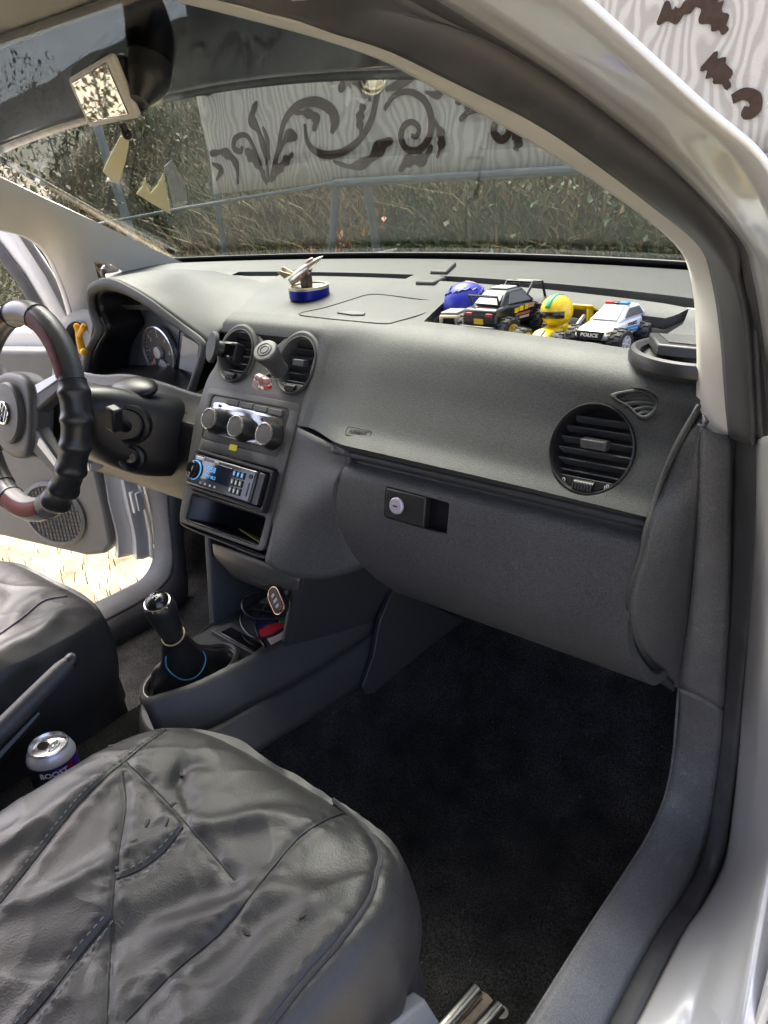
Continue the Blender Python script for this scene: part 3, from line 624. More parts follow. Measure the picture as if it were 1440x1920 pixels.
# ------------------------------------------------------------------ dashboard
dash = thing('dashboard', 'dark grey plastic dashboard with glovebox, round vents and instrument hood', 'dashboard', (0, .1, .45))
SO = Vec((0, .048, .711)); SX = Vec((1, 0, 0)); SY = Vec((0, .4886, .8725)); SN = Vec((0, -.8725, .4886))
MS = Matrix.Translation(SO) @ Matrix((SX, SY, SN)).transposed().to_4x4()
def sy(z): return .048+.56*(z-.711)
ROWS = [(.62, .32, .842), (.54, .31, .857), (.47, .30, .861), (.40, .32, .857), (.34, .33, .852), (.275, .25, .840), (.215, .22, .832), (.150, .20, .8205), (.128, .20, .8135), (.108, .19, .800), (.085, .14, .776), (.062, .10, .745), (.040, .08, .717), (.016, .05, .693), (-.012, .02, .6755)]
def pad_pt(k, x):
    a, b, z = ROWS[k]; y = a-b*x*x
    if k >= 8:
        bl = 0 if x > .26 else (1 if x < .12 else (.26-x)/.14); bl = bl*bl*(3-2*bl)
        tgt = sy(z)+(.010 if x > .10 else (.004 if k < 10 else .045))
        y = lerp(y, max(tgt, y) if k < 10 else tgt, bl)
    return Vec((x, y, z))
def padrows(x0, x1, n, ks): return [[pad_pt(k, lerp(x0(k) if callable(x0) else x0, x1, i/n)) for i in range(n+1)] for k in ks]
# right edge of the pad leans outward at the top
def lean(rows):
    for r, k in rows:
        for p in r:
            if p.x > .6: p.x += (p.x-.6)/.1*interp([(.67, -.006), (.76, .018), (.83, .03)], p.z)
    return [r for r, k in rows]
ks = list(range(15))
pad = grid('upper_pad', lean(list(zip(padrows(lambda k: interp([(5, -.20), (7, -.128)], k), .70, 38, ks), ks))), DASH, dash, nu=2, nv=4, thick=.012, off=-1)
_p2 = padrows(lambda k: interp([(3, -.70), (6, -.54)], k), -.20, 22, range(7))
for p in _p2[5]: p.z -= .010
for p in _p2[6]: p.z -= .026
pad2 = grid('upper_pad', _p2, DASH, dash, nu=2, nv=4, thick=.012, off=-1)
# tray recess
def ty(x, k): return ROWS[k][0]-ROWS[k][1]*x*x
tr = [(x, ty(x, 7)) for x in (.285, .35, .42, .50, .57, .615)]+[(.640, .10), (.648, .15), (.640, .19)]+[(x, ty(x, 5)-.01) for x in (.62, .55, .45, .35, .255)]
tr = [(x, y) for x, y in tr]
c1 = MB(); c1.prism(tr, .75, .90)
def disc_cut(M, outl, d0=-.05, d1=.05):
    c = MB(M); c.prism(outl, d0, d1); return c
_pt0 = bvh(pad); VC = onto(_pt0, 1109, 842); VN = Vec((-.06, -.93, .36)).normalized()
MV = frame(VC, VN, (1, 0, 0))
_pt = bvh(pad)
CVp = [onto(_pt, a, b) for a, b, yy in ((1148, 748, .055), (1175, 733, .075), (1200, 728, .082), (1225, 738, .075), (1234, 752, .065), (1228, 775, .045), (1214, 789, .034), (1198, 786, .036), (1180, 768, .048))]
cc = sum(CVp, Vec())/len(CVp)
nv_ = Vec((.12, -.80, .58)).normalized(); MCV = frame(cc, nv_, (1, 0, 0)); MCVi = MCV.inverted()
cvo = [tuple((MCVi @ p)[:2]) for p in CVp]
cv_in = roundpoly([(x*.80, y*.80) for x, y in cvo], 4); cv_out = roundpoly([(x*1.02, y*1.02) for x, y in cvo], 4)
# windscreen demist slots
def slot(x0, x1, w, n=14):
    up = [(lerp(x0, x1, i/n), .340-.33*lerp(x0, x1, i/n)**2+w) for i in range(n+1)]; dn = [(x, y-2*w) for x, y in up][::-1]; return up+dn
sl1, sl2 = slot(-.33, .105, .013), slot(.165, .655, .014)
c2, c3 = MB(), MB(); c2.prism(slot(-.19, .105, .013), .83, .90); c3.prism(sl2, .825, .90); c4 = MB(); c4.prism(slot(-.33, -.21, .013), .83, .90)
cut(pad, [c1, disc_cut(MV, ell(0, 0, .0525, .0525, 48), -.06, .06), disc_cut(MCV, cv_out, -.05, .04), c2, c3]); cut(pad2, [c4])
def pad_z(x, y):
    ys = [(a-b*x*x, z) for a, b, z in ROWS][::-1]; return interp(ys, y)
# tray lining
tb = MB(); zi = .803; n = len(tr)
tb.add([(x, y, zi) for x, y in tr]+[(x, y, pad_z(x, y)-.0015) for x, y in tr], [tuple(range(n))]+[(i, (i+1) % n, n+(i+1) % n, n+i) for i in range(n)])
o = tb.build('storage_tray', BLACK, dash); s = o.modifiers.new('t', 'SOLIDIFY'); s.thickness = .002
# demist ducts: frame, slot floor, ribs
for (x0, x1, w, m) in ((-.33, .105, .013, 9), (.165, .655, .014, 9)):
    P = slot(x0, x1, w); n = len(P)
    d = MB(); d.add([(x, y, .815) for x, y in P]+[(x, y, interp([(.1, .84), (.20, .843), (.34, .850)], y)) for x, y in P], [tuple(range(n))]+[(i, (i+1) % n, n+(i+1) % n, n+i) for i in range(n)])
    dv = d.build('demist_vent', BLACK, dash)
    e = [Vec((x, y, interp([(.1, .838), (.20, .8415), (.275, .8435), (.34, .853)], y))) for x, y in slot(x0-.008, x1+.008, w+.004)]
    f = MB(); f.tube(e, .0026, 6, closed=True); f.build('frame', DASH, dv)
    for i in range(m):
        x = lerp(x0, x1, (i+.5)/m); y = .340-.33*x*x; r = MB(); r.box((x, y, .836), (.003, 2*w, .022), Matrix.Rotation(-.66*x, 3, 'Z')); r.build('rib', DASH2, dv)
PT = bvh(pad)
# small clip by the glass and joint cover between the two slots
for (pp, nm) in ((((806, 514), (838, 515), (856, 498), (832, 494)), 'cowl_clip'), (((778, 534), (815, 535), (838, 525), (800, 522)), 'vent_joint')):
    q = [onto(PT, a, b) or U(a, b, 'z', .86) for a, b in pp]
    mb = MB(); mb.hexa([p+Vec((0, 0, .006)) for p in q], [p-Vec((0, 0, .01)) for p in q]); mb.build(nm, DASH, dash, bevel=.003)
# closed lid on top of the dash, outlined by a groove
lid = [onto(PT, a, b, .0004) for a, b in ((560, 589), (600, 596), (660, 602), (722, 607), (745, 603), (790, 590), (832, 573), (838, 567), (790, 562), (720, 553), (690, 553), (665, 560), (610, 577))]
lid = [p for p in lid if p]
g = MB(); g.tube([p for p in cr(lid, 4, True)], .0008, 6, closed=True); o = g.build('lid_joint', BLACK, dash)
hp = [onto(PT, a, b) for a, b in ((632, 588), (662, 585), (685, 588), (682, 592), (660, 592))]
mb = MB(); mb.add([Vec((p.x, p.y, p.z+.0022)) for p in hp]+[Vec((p.x, p.y, p.z-.004)) for p in hp], [(0, 1, 2, 3, 4)]+[(i, (i+1) % 5, 5+(i+1) % 5, 5+i) for i in range(5)]); mb.build('lid_grip', DASH2, dash)
# ---------------------------------------------------------------- vents
def vent(name, M, rx, ry, m_plate, rings=True, tab=True, nsl=6, plate_h=.30, depth=.035, tilt=-.5):
    v = MB(M); v.lathe([(1.0, .002), (1.0, -.005), (.96, -depth), (.3, -depth-.004), (.001, -depth-.004)], 40, Matrix.Diagonal((rx, ry, 1, 1)), caps=False)
    vo = v.build(name, BLACK, dash)
    r = MB(M); r.lathe([(1.0, -.006), (1.0, .002), (.985, .0045), (.955, .005), (.925, .003), (.90, -.004), (.90, -.03)], 48, Matrix.Diagonal((rx*1.03, ry*1.03, 1, 1)), caps=False); r.build('ring', m_plate, vo)
    lo = -ry*(1-plate_h*2) if plate_h else -ry
    for i in range(nsl):
        y = lerp(lo+.004, ry*.84, (i+.35)/nsl); hw = rx*math.sqrt(max(.02, 1-(y/ry)**2))*.96
        s = MB(M); pts = [(lerp(-hw, hw, k/8), y, -.012-.004*math.cos(math.pi*(k/8-.5))) for k in range(9)]
        vs = []; fs = []
        for (x, yy, z) in pts:
            for du, dv in ((.0, .0), (.014, .0)):
                for th in (-.0009, .0009): vs.append((x, yy+du*math.sin(tilt)+th*math.cos(tilt), z-du*math.cos(tilt)+th*math.sin(tilt)))
        for k in range(8):
            a = k*4; b = a+4; fs += [(a, b, b+2, a+2), (a+1, a+3, b+3, b+1), (a, a+1, b+1, b), (a+2, b+2, b+3, a+3)]
        fs += [(0, 2, 3, 1), (32, 33, 35, 34)]; s.add(vs, fs); s.build('slat', DASH2, vo, ang=30)
    if tab:
        t = MB(M); t.box((0, ry*.12, -.006), (rx*.62, .011, .012), Matrix.Rotation(.3, 3, 'X')); t.build('direction_tab', DASH2, vo, bevel=.0015)
    if plate_h:
        a0 = math.asin(max(-1, lo/ry)); seg = [(rx*.93*math.cos(a), ry*.93*math.sin(a)) for a in [lerp(math.pi-a0, 2*math.pi+a0, k/20) for k in range(21)]]
        p = MB(M); p.prism(seg, -.012, -.001); pl = p.build('wheel_plate', m_plate, vo, bevel=.0008)
        cx, cy = 0, (lo-ry)*.5+.001
        wdl = MB(M); wdl.lathe([(.0001, -rx*.24), (.0072, -rx*.24), (.0072, rx*.24), (.0001, rx*.24)], 22, Matrix.Translation((cx, cy, -.002)) @ Matrix.Rotation(math.pi/2, 4, 'Y'), caps=False); wh = wdl.build('thumb_wheel', BLACK, vo)
        for k in range(7):
            rb = MB(M); rb.box((cx-rx*.22+rx*.44*k/6, cy, .0054), (.0011, .009, .0008)); rb.build('knurl', DASH, wh)
    return vo
vr = vent('air_vent', MV, .051, .051, BLACK, plate_h=.145, tilt=-.45)
PRINT = mat('white_print', (.62, .62, .6), .6)
text('marking', '0', .009, MV @ Matrix.Translation((-.026, -.0405, .0005)), PRINT, vr); text('marking', 'ıll', .009, MV @ Matrix.Translation((.027, -.0385, .0005)), PRINT, vr)
vent('air_vent', MS @ Matrix.Translation((-.076, .060, .001)), .041, .0455, STACK, plate_h=.15, tab=False, nsl=5)
vs_ = vent('air_vent', MS @ Matrix.Translation((.0725, .0575, .001)), .041, .0465, STACK, plate_h=.15, nsl=5)
for (a, b, rx, ry) in ((-.076, .060, .0455, .050), (.0725, .0575, .0455, .051)):
    br = MB(MS); br.tube([(a+rx*math.cos(t), b+ry*math.sin(t), .001-.002*abs(math.cos(t))) for t in [math.radians(lerp(-35, 215, k/36)) for k in range(37)]], [.0058*math.sin(math.pi*min(1, max(.12, (k+3)/42)))**.5 for k in range(37)], 10); br.build('vent_brow', STACK, dash)
# corner demist vent
cvo_ = plate('corner_vent', cv_out, [cv_in], .012, DASH, dash, MCV @ Matrix.Translation((0, 0, .004)), .0015)
mb = MB(MCV); mb.prism(roundpoly([(x*.9, y*.9) for x, y in cvo], 4), -.03, -.024); mb.build('duct', BLACK, cvo_)
xs_ = [x for x, y in cv_in]; ysn = [y for x, y in cv_in]
for i in range(5):
    t = (i+.6)/5.3; y0 = lerp(min(ysn), max(ysn), t)
    ins = [x for k, (x, y) in enumerate(cv_in) for x2, y2 in [cv_in[(k+1) % len(cv_in)]] if (y-y0)*(y2-y0) <= 0]
    if len(ins) >= 2:
        xa, xb = min(ins), max(ins); mb = MB(MCV); mb.tube([(lerp(xa, xb, k/6), y0+.0025*math.sin(math.pi*k/6)+(k/6-.5)*.006, -.003) for k in range(7)], .0018, 6, flat=1.6); mb.build('slat', DASH, cvo_)
# ---------------------------------------------------------------- centre stack panel
outl = roundpoly([(.119, .085), (.1155, .036), (.1135, 0), (.1125, -.045), (.113, -.133), (.1150, -.215), (.114, -.243), (.10, -.254), (.0, -.253), (-.098, -.250), (-.119, -.238), (-.1265, -.20), (-.138, -.12), (-.146, -.06), (-.142, .0075), (-.128, .040), (-.118, .078), (-.098, .1035), (-.070, .1125), (-.042, .1055), (-.018, .088), (-.002, .083), (.014, .088), (.034, .1035), (.066, .1115), (.098, .108)], 4)
RAD = rrect(-.107, -.1835, .0925, -.111, .008); POCK = rrect(-.099, -.2375, .0915, -.1875, .006)
holes = [ell(-.076, .060, .0405, .045, 44), ell(.0725, .0575, .0405, .046, 44), RAD, POCK]
sp = plate('centre_panel', outl, holes, .022, STACK, dash, MS, .004, 2)
body = MB(MS); ob = [(x*.985, y*.99) for x, y in outl]
# raised inner frame
inn = rrect(-.120, -.243, .1045, -.0025, .012)
inn = [(lerp(x-.010 if x < 0 else x, x+.004 if x < 0 else x+.001, (y+.0025)/-.24), y) for x, y in inn]
CPH = rrect(-.112, -.093, .083, -.0135, .008)
fp = plate('panel_frame', inn, [CPH, RAD, POCK], .006, STACK, sp, MS @ Matrix.Translation((0, 0, .0022)), .0012)
plate('climate_bezel', rrect(-.111, -.092, .082, -.0145, .007), [], .006, STACK, sp, MS @ Matrix.Translation((0, 0, .0008)), .001)
def openbox(outl2, d, name, m, par, M=MS, z=-.001):
    n = len(outl2); mb = MB(M); mb.add([(x, y, z) for x, y in outl2]+[(x, y, -d) for x, y in outl2], [tuple(range(n, 2*n))]+[(i, (i+1) % n, n+(i+1) % n, n+i) for i in range(n)])
    o = mb.build(name, m, par); s = o.modifiers.new('t', 'SOLIDIFY'); s.thickness = .0015; return o
openbox(rrect(-.1065, -.183, .092, -.1115, .008), .09, 'radio_bay', BLACK, sp); openbox(rrect(-.0985, -.237, .091, -.188, .006), .10, 'open_pocket', BLACK, sp)
# side cheeks closing the panel towards the dash behind
n = len(outl); mb = MB(MS); mb.add([(x*.992, y*.995, -.018) for x, y in outl]+[(x*.97, y*.98, -.075) for x, y in outl], [(i, (i+1) % n, n+(i+1) % n, n+i) for i in range(n)]); mb.build('panel_cheek', STACK, sp)
# climate controls
cl = plate('climate_plate', roundpoly([(-.099, -.026), (-.06, -.0245), (.03, -.0275), (.066, -.031), (.0745, -.036), (.0755, -.074), (.068, -.080), (-.02, -.0800), (-.085, -.0785), (-.1005, -.074), (-.102, -.035)], 3), [], .002, mat('mirror_film', (.30, .31, .33), .12, metal=.9), dash, MS @ Matrix.Translation((0, 0, .0024)), .0004)
KF = mat('knob_face', (.07, .068, .064), .55); RING = mat('knob_ring', (.62, .62, .6), .22, metal=.8)
for a, b in ((-.0785, -.0570), (-.0085, -.0600), (.0620, -.0620)):
    k = MB(MS @ Matrix.Translation((a, b, .002))); k.lathe([(.0225, 0), (.0225, .003), (.0205, .006), (.0185, .020), (.0175, .0215), (.012, .0215)], 32); ko = k.build('knob', BLACK, cl)
    k = MB(MS @ Matrix.Translation((a, b, .002))); k.lathe([(.0185, .0205), (.0182, .0232), (.0165, .0240), (.0158, .0225)], 36, caps=False); k.build('knob_ring', RING, ko)
    k = MB(MS @ Matrix.Translation((a, b, .002))); k.lathe([(.0162, .021), (.0158, .0230), (.010, .0235), (.0001, .0237)], 32, caps=False); k.build('knob_cap', KF, ko)
    k = MB(MS @ Matrix.Translation((a, b, .002)) @ Matrix.Rotation(.9, 4, 'Z')); k.box((.0162, 0, .0243), (.003, .0012, .0006)); k.build('pointer', mat('pointer_orange', (.75, .2, .05), .5), ko)
for i in range(4):
    a0 = -.0690+i*.0355; k = MB(MS); k.box((a0+.0172, -.0205-i*.0009, .003), (.0338, .0100, .006)); k.build('push_button', STACK, cl, bevel=.0012)
for a, b in ((.0265, -.038), (-.085, -.030)):
    k = MB(MS); k.sphere((a, b, .0028), .0028, 10, (1, 1, .6)); k.build('indicator', BLACK, cl)
st = plate('yellow_sticker', rrect(-.0335, -.0995, -.0145, -.0895, .001), [], .0006, mat('sticker_yellow', (.72, .58, .03), .5), None, MS @ Matrix.Translation((0, 0, .0030)))
tag(st, 'small yellow sticker below the heater knobs', 'sticker')
# ---------------------------------------------------------------- airbag word, seam line, passenger band, glovebox
Pa = onto(bvh(pad), 672, 812, .0008)
if Pa is None: Pa = Vec((.25, .0, .70))
Na = Vec((.02, -.74, .66)).normalized(); MA = frame(Pa, Na, (1, 0, .01))
text('airbag_mark', 'AIRBAG', .0085, MA, BLACK, dash, .0002, sx=1.1)
fr = MB(MA); fr.tube([(x, y, 0) for x, y in rrect(-.022, -.0062, .022, .0062, .003)], .0005, 5, closed=True); fr.build('mark_border', BLACK, dash)
xa = [.212, .235, .27, .33, .45, .57, .68, .692]
def bandrow(z, y, x0): return [(max(x, x0), y-.02*x*x, z) for x in xa]
rows = [bandrow(.6735, -.004, .20), bandrow(.667, .006, .212), bandrow(.657, .010, .222), bandrow(.648, .006, .234), bandrow(.6425, -.003, .246)]
grid('trim_band', rows, BAND, dash, nu=4, nv=3, thick=.01)
ZL = [(.643, .248), (.62, .238), (.58, .236), (.54, .246), (.50, .268), (.47, .292), (.445, .315), (.40, .33)]
GP = [(.0445, .640, .0), (.6425, .6425, -.009)]
prof = [(.641, .004), (.6395, -.006), (.635, -.0115), (.60, -.0175), (.565, -.019), (.53, -.0145), (.50, -.004), (.475, .010), (.458, .024), (.447, .045), (.442, .09), (.440, .20)]
def xr(z): return interp([(.44, .70), (.46, .698), (.50, .686), (.53, .682), (.56, .684), (.60, .69), (.64, .694)], z)
rows = [[(lerp(interp(sorted(ZL), z), xr(z), i/16), y-.012*(lerp(interp(sorted(ZL), z), xr(z), i/16))**2, z) for i in range(17)] for z, y in prof]
gb = grid('glovebox', rows, DASH2, dash, nu=3, nv=4, thick=.014)
gt = bvh(gb); hq = [onto(gt, *p) for p in ((727, 911), (846, 944), (836, 1004), (717, 969))]
hc = sum(hq, Vec())/4; hx = (hq[1]-hq[0]+hq[2]-hq[3]).normalized(); hn = hx.cross((hq[0]-hq[3]).normalized()); hn = hn if hn.y < 0 else -hn
MH = frame(hc, hn, hx); MHi = MH.inverted(); h2 = [(MHi @ p) for p in hq]; x0 = (h2[0].x+h2[3].x)/2; x1 = (h2[1].x+h2[2].x)/2; y1 = (h2[0].y+h2[1].y)/2; y0 = (h2[2].y+h2[3].y)/2
c = MB(MH); c.prism(rrect(x0, y0, x1, y1, .004), -.03, .03); cut(gb, [c])
openbox(rrect(x0-.0003, y0-.0003, x1+.0003, y1+.0003, .004), .020, 'latch_recess', BLACK, gb, MH, -.0005)
lx = lerp(x0, x1, .66); k = MB(MH); k.box(((x0+lx)/2+.001, (y0+y1)/2, -.004), (lx-x0-.003, y1-y0-.003, .014)); lt = k.build('latch', BLACK, gb, bevel=.002)
k = MB(MH); k.lathe([(.0115, .0), (.0115, .0035), (.010, .0048), (.0001, .0048)], 28, Matrix.Translation((lerp(x0, x1, .225), (y0+y1)/2, .0025)), caps=False); lk = k.build('lock', mat('lock_zinc', (.52, .48, .58), .35, metal=.35), gb)
k = MB(MH); k.box((lerp(x0, x1, .225), (y0+y1)/2, .0076), (.0075, .002, .0012)); k.build('key_slot', BLACK, gb)
# flank between the centre panel and the glovebox
rows = []
for fr_z in (0, .14, .3, .48, .66, .82, .94, 1.0):
    row = []
    for t in (0, .2, .45, .7, 1):
        zb = interp([(0, .486), (.3, .470), (.6, .476), (1, .502)], t); z = lerp(.674, zb, fr_z)
        xl = .1125; yl = sy(z)+.006; xg = interp(sorted(ZL), z)-.0035; yg = interp(sorted([(a_, b_) for a_, b_ in prof]), z)-.002
        if z > .645: xg = .248; yg = -.002
        row.append(Vec((lerp(xl, xg, t), lerp(yl, yg, t)-.012*math.sin(math.pi*t)*(1 if z < .6 else .3)+(.006 if fr_z > .99 else 0), z)))
    rows.append(row)
r = rows[-1]; rows.append([p+Vec((.004, .05, -.004)) for p in r])
grid('knee_flank', rows, DASH2, dash, nu=4, nv=4, thick=.008)
# right end: narrow edge strip, padded end cap
X0 = [(1306, 758, .728), (1262, 835, .708), (1228, 920, .695), (1203, 1000, .688), (1198, 1038, .687), (1168, 1110, .672), (1163, 1160, .668), (1178, 1200, .67), (1208, 1256, .68), (1262, 1298, .692)]
X1 = [(1316, 775, .732), (1288, 815, .722), (1250, 895, .704), (1217, 985, .698), (1207, 1035, .696), (1186, 1105, .688), (1184, 1165, .685), (1202, 1212, .688), (1222, 1240, .69), (1268, 1285, .70)]
X2 = [(1318, 800, .737), (1312, 830, .735), (1310, 900, .735), (1306, 1000, .732), (1300, 1060, .728), (1292, 1140, .722), (1286, 1190, .718), (1280, 1230, .714), (1276, 1260, .71), (1272, 1286, .705)]
strip('end_strip', pth(X0), pth(X1), DASH, dash, n=50, k=4, bulge=.003, bdir=(.3, -.95, 0), thick=.006)
strip('end_cap', pth(X1), pth(X2), DASH2, dash, n=50, k=10, bulge=.005, bdir=(.72, -.69, 0), thick=.006)
grid('upper_pad', [[pad_pt(k, lerp(-.235, -.09, i/8))-Vec((0, 0, .003+max(0, k-4)*.006*(1-i/8))) for i in range(9)] for k in (3, 4, 5, 6, 7)], DASH, dash, nu=2, nv=3, thick=.003)
jt = MB(); jt.tube([Vec((x-.0015, interp(sorted([(a_, b_) for a_, b_ in prof]), z)-.0015, z)) for z, x in cr([(a_, b_, 0) for a_, b_ in ZL[:7]], 4) for z, x in [(0, 0)]] if False else [Vec((interp(sorted(ZL), z)-.0015, interp(sorted([(a_, b_) for a_, b_ in prof]), z)-.0010, z)) for z in [lerp(.640, .450, k/30) for k in range(31)]], .0012, 6); jt.build('panel_joint', BLACK, dash)
mb = MB(); mb.box((.27, .32, .62), (.86, .40, .30)); mb.build('dash_light_block', BLACK, dash)  # black filler boxes added inside the dash to stop light leaking through
mb = MB(); mb.box((-.40, .40, .60), (.60, .30, .34)); mb.build('dash_light_block', BLACK, dash)
mb = MB(); mb.box((.772, .42, .46), (.012, .40, .68)); mb.build('pillar_light_block', BLACK, car)  # unseen black box added behind the pillar trim to block light
# ---------------------------------------------------------------- instrument hood
R_in = [(173, 709), (168, 699), (173, 664), (184, 640), (196, 619), (190, 600), (181, 580), (179, 556), (188, 546), (210, 543), (243, 553), (280, 574), (312, 598), (348, 622), (375, 643), (379, 655), (372, 680), (365, 700), (356, 727), (345, 744), (325, 748), (302, 742), (271, 719), (240, 709), (208, 709)]
R_out = [(160, 722), (155, 705), (160, 668), (170, 645), (180, 620), (174, 600), (168, 575), (166, 546), (176, 530), (208, 522), (246, 538), (285, 562), (318, 587), (352, 613), (384, 638), (390, 655), (383, 685), (375, 710), (366, 735), (352, 756), (322, 762), (296, 754), (268, 730), (238, 720), (206, 721)]
def hy(px, py): return .095 if py < 620 else interp([(620, .095), (700, .075), (760, .07)], py)
Pin = [U(a, b, 'y', hy(a, b)) for a, b in R_in]; Pout = [U(a, b, 'y', hy(a, b)-.004) for a, b in R_out]
FACIA = mat('facia_plastic', (.12, .118, .11), .5, bump=.12, bscale=900, bdist=.0005)
N_ = len(Pin)
rows = [Pout, [a.lerp(b, .5)+Vec((0, -.007, 0)) for a, b in zip(Pout, Pin)], Pin]
hood = grid('instrument_hood', rows, DASH, dash, nu=4, nv=3, thick=.004, closed=True)
c0 = sum(Pin, Vec())/N_
back = [Vec((lerp(c0.x, p.x, .97), p.y+.095, lerp(c0.z, p.z, .93))) for p in Pin]
grid('hood_lining', [[p+Vec((0, .003, 0)) for p in Pin], [p.lerp(q, .5) for p, q in zip(Pin, back)], back], BLACK, hood, nu=3, nv=3, thick=.003, closed=True)
# top of the hood sweeping back to the dash top
top = Pout[5:17]; rows = [top]
for t in (.14, .32, .55, .8, 1.0):
    row = []
    for i, p in enumerate(top):
        s = i/(len(top)-1); B = Vec((lerp(-.60, -.06, s), lerp(.36, .27, s*s), 0)); B.z = pad_z(B.x, B.y)+.002; q = p.lerp(B, t)
        q.z = lerp(p.z, B.z, t**lerp(1.25, .40, s))+.012*math.sin(math.pi*t)*(.25+.75*math.sin(math.pi*min(1, s*1.15))); row.append(q)
    rows.append(row)
rows.append([Vec((p.x+.004, p.y+.03, pad_z(p.x, p.y+.03)-.005)) for p in rows[-1]])
grid('hood_top', rows, DASH, hood, nu=3, nv=4, thick=.006)
# gauge face
CL = mat('cluster_face', (.085, .092, .105), .35, coat=.4)
cb = MB(); cb.add([Vec((p.x, p.y-.002, p.z)) for p in cr(back, 2, True)], [tuple(range(2*N_))]); face = cb.build('instrument_cluster', CL, dash)
GY = .166
def gauge(px, py, r, seg=40):
    c = U(px, py, 'y', GY); M = frame(c, (0, -1, 0), (1, 0, 0))
    k = MB(M); k.lathe([(r*1.06, -.004), (r*1.06, .006), (r*1.0, .007), (r*.97, .002)], seg, caps=False); go = k.build('gauge_ring', RING, face)
    k = MB(M); k.lathe([(r*.97, .0), (.0001, .0)], seg, caps=False); k.build('dial', mat('dial_face', (.05, .053, .06), .4), face)
    for i in range(25):
        a = math.radians(225-270*i/24); L = .14 if i % 4 == 0 else .07; k = MB(M @ Matrix.Rotation(a, 4, 'Z')); k.box((r*(.92-L/2), 0, .001), (r*L, .0013 if i % 4 == 0 else .0007, .0006)); k.build('tick', PRINT, go)
    for i in range(7):
        a = math.radians(225-270*i/6); text('numeral', str(i), r*.2, M @ Matrix.Translation((r*.66*math.cos(a), r*.66*math.sin(a), .001)), PRINT, go)
    k = MB(M); k.lathe([(.012, 0), (.012, .008), (.0001, .009)], 20, caps=False); k.build('hub', mat('hub_grey', (.5, .5, .48), .35), go)
    k = MB(M @ Matrix.Rotation(math.radians(225), 4, 'Z')); k.box((r*.4, 0, .007), (r*.75, .0022, .0012)); k.build('needle', mat('pointer_orange', (.75, .2, .05), .5), go)
    return M
Mg = gauge(300, 660, .052)
k = MB(Mg @ Matrix.Translation((.004, -.030, .0012))); k.lathe([(.017, 0), (.0165, .003), (.0155, .001), (.0001, .001)], 24, caps=False); k.build('gauge_ring', RING, face)
gauge(408, 690, .052)
q = [U(a, b, 'y', GY) for a, b in ((345, 628), (376, 645), (370, 700), (338, 690))]
mb = MB(); mb.hexa([p+Vec((0, -.004, 0)) for p in q], [p+Vec((0, .004, 0)) for p in q]); mb.build('display', mat('lcd_grey', (.42, .42, .42), .3, coat=.5), face, bevel=.001)
q = [U(a, b, 'y', GY) for a, b in ((338, 616), (384, 638), (376, 712), (329, 698))]
mb = MB(); mb.tube(q+[q[0]], .002, 6); mb.build('display_frame', DASH2, face)
# facia around and below the instruments, lower driver panel
rows = [[U(a, b, 'y', c) for a, b, c in ((100, 615, .13), (140, 588, .14), (170, 580, .125), (184, 600, .105))], [U(a, b, 'y', c) for a, b, c in ((105, 660, .11), (140, 655, .11), (165, 650, .105), (178, 640, .098))], [U(a, b, 'y', c) for a, b, c in ((110, 720, .09), (140, 715, .09), (158, 710, .085), (170, 700, .08))], [U(a, b, 'y', c) for a, b, c in ((115, 780, .075), (145, 770, .075), (160, 755, .07), (172, 742, .07))]]
fc = grid('facia', rows, FACIA, dash, nu=4, nv=4, thick=.008)
rows = [[Vec((x, y-.02, z)) for x in (-.70, -.60, -.5, -.4, -.3, -.2, -.135)] for y, z in ((.085, .693), (.078, .672), (.065, .652), (.055, .64))]
for r in rows:
    for p in r:
        p.z += .016*math.exp(-((p.x+.36)/.09)**2)*(1 if p.z > .66 else .4) - .006
grid('facia', rows, FACIA, dash, nu=4, nv=4, thick=.008)
rows = [[Vec((x, y-.02, z)) for x in (-.72, -.60, -.5, -.4, -.3, -.2, -.125)] for y, z in ((.058, .640), (.045, .60), (.035, .55), (.045, .50), (.08, .465), (.15, .455))]
grid('knee_panel', rows, BLACK, dash, nu=4, nv=4, thick=.008)
# small gloss tray between facia and centre panel
q = [U(a, b, 'y', .052) for a, b in ((305, 757), (362, 772), (360, 800), (308, 778))]
mb = MB(); mb.hexa([p+Vec((0, -.012, 0)) for p in q], [p+Vec((0, .02, 0)) for p in q]); mb.build('coin_tray', GLOSSB, dash, bevel=.002)
# driver side air vent
MLV = frame(U(148, 640, 'y', .095), Vec((.15, -.95, .2)), (1, 0, 0))
vent('air_vent', MLV, .043, .043, FACIA, plate_h=0, tab=False, nsl=5)
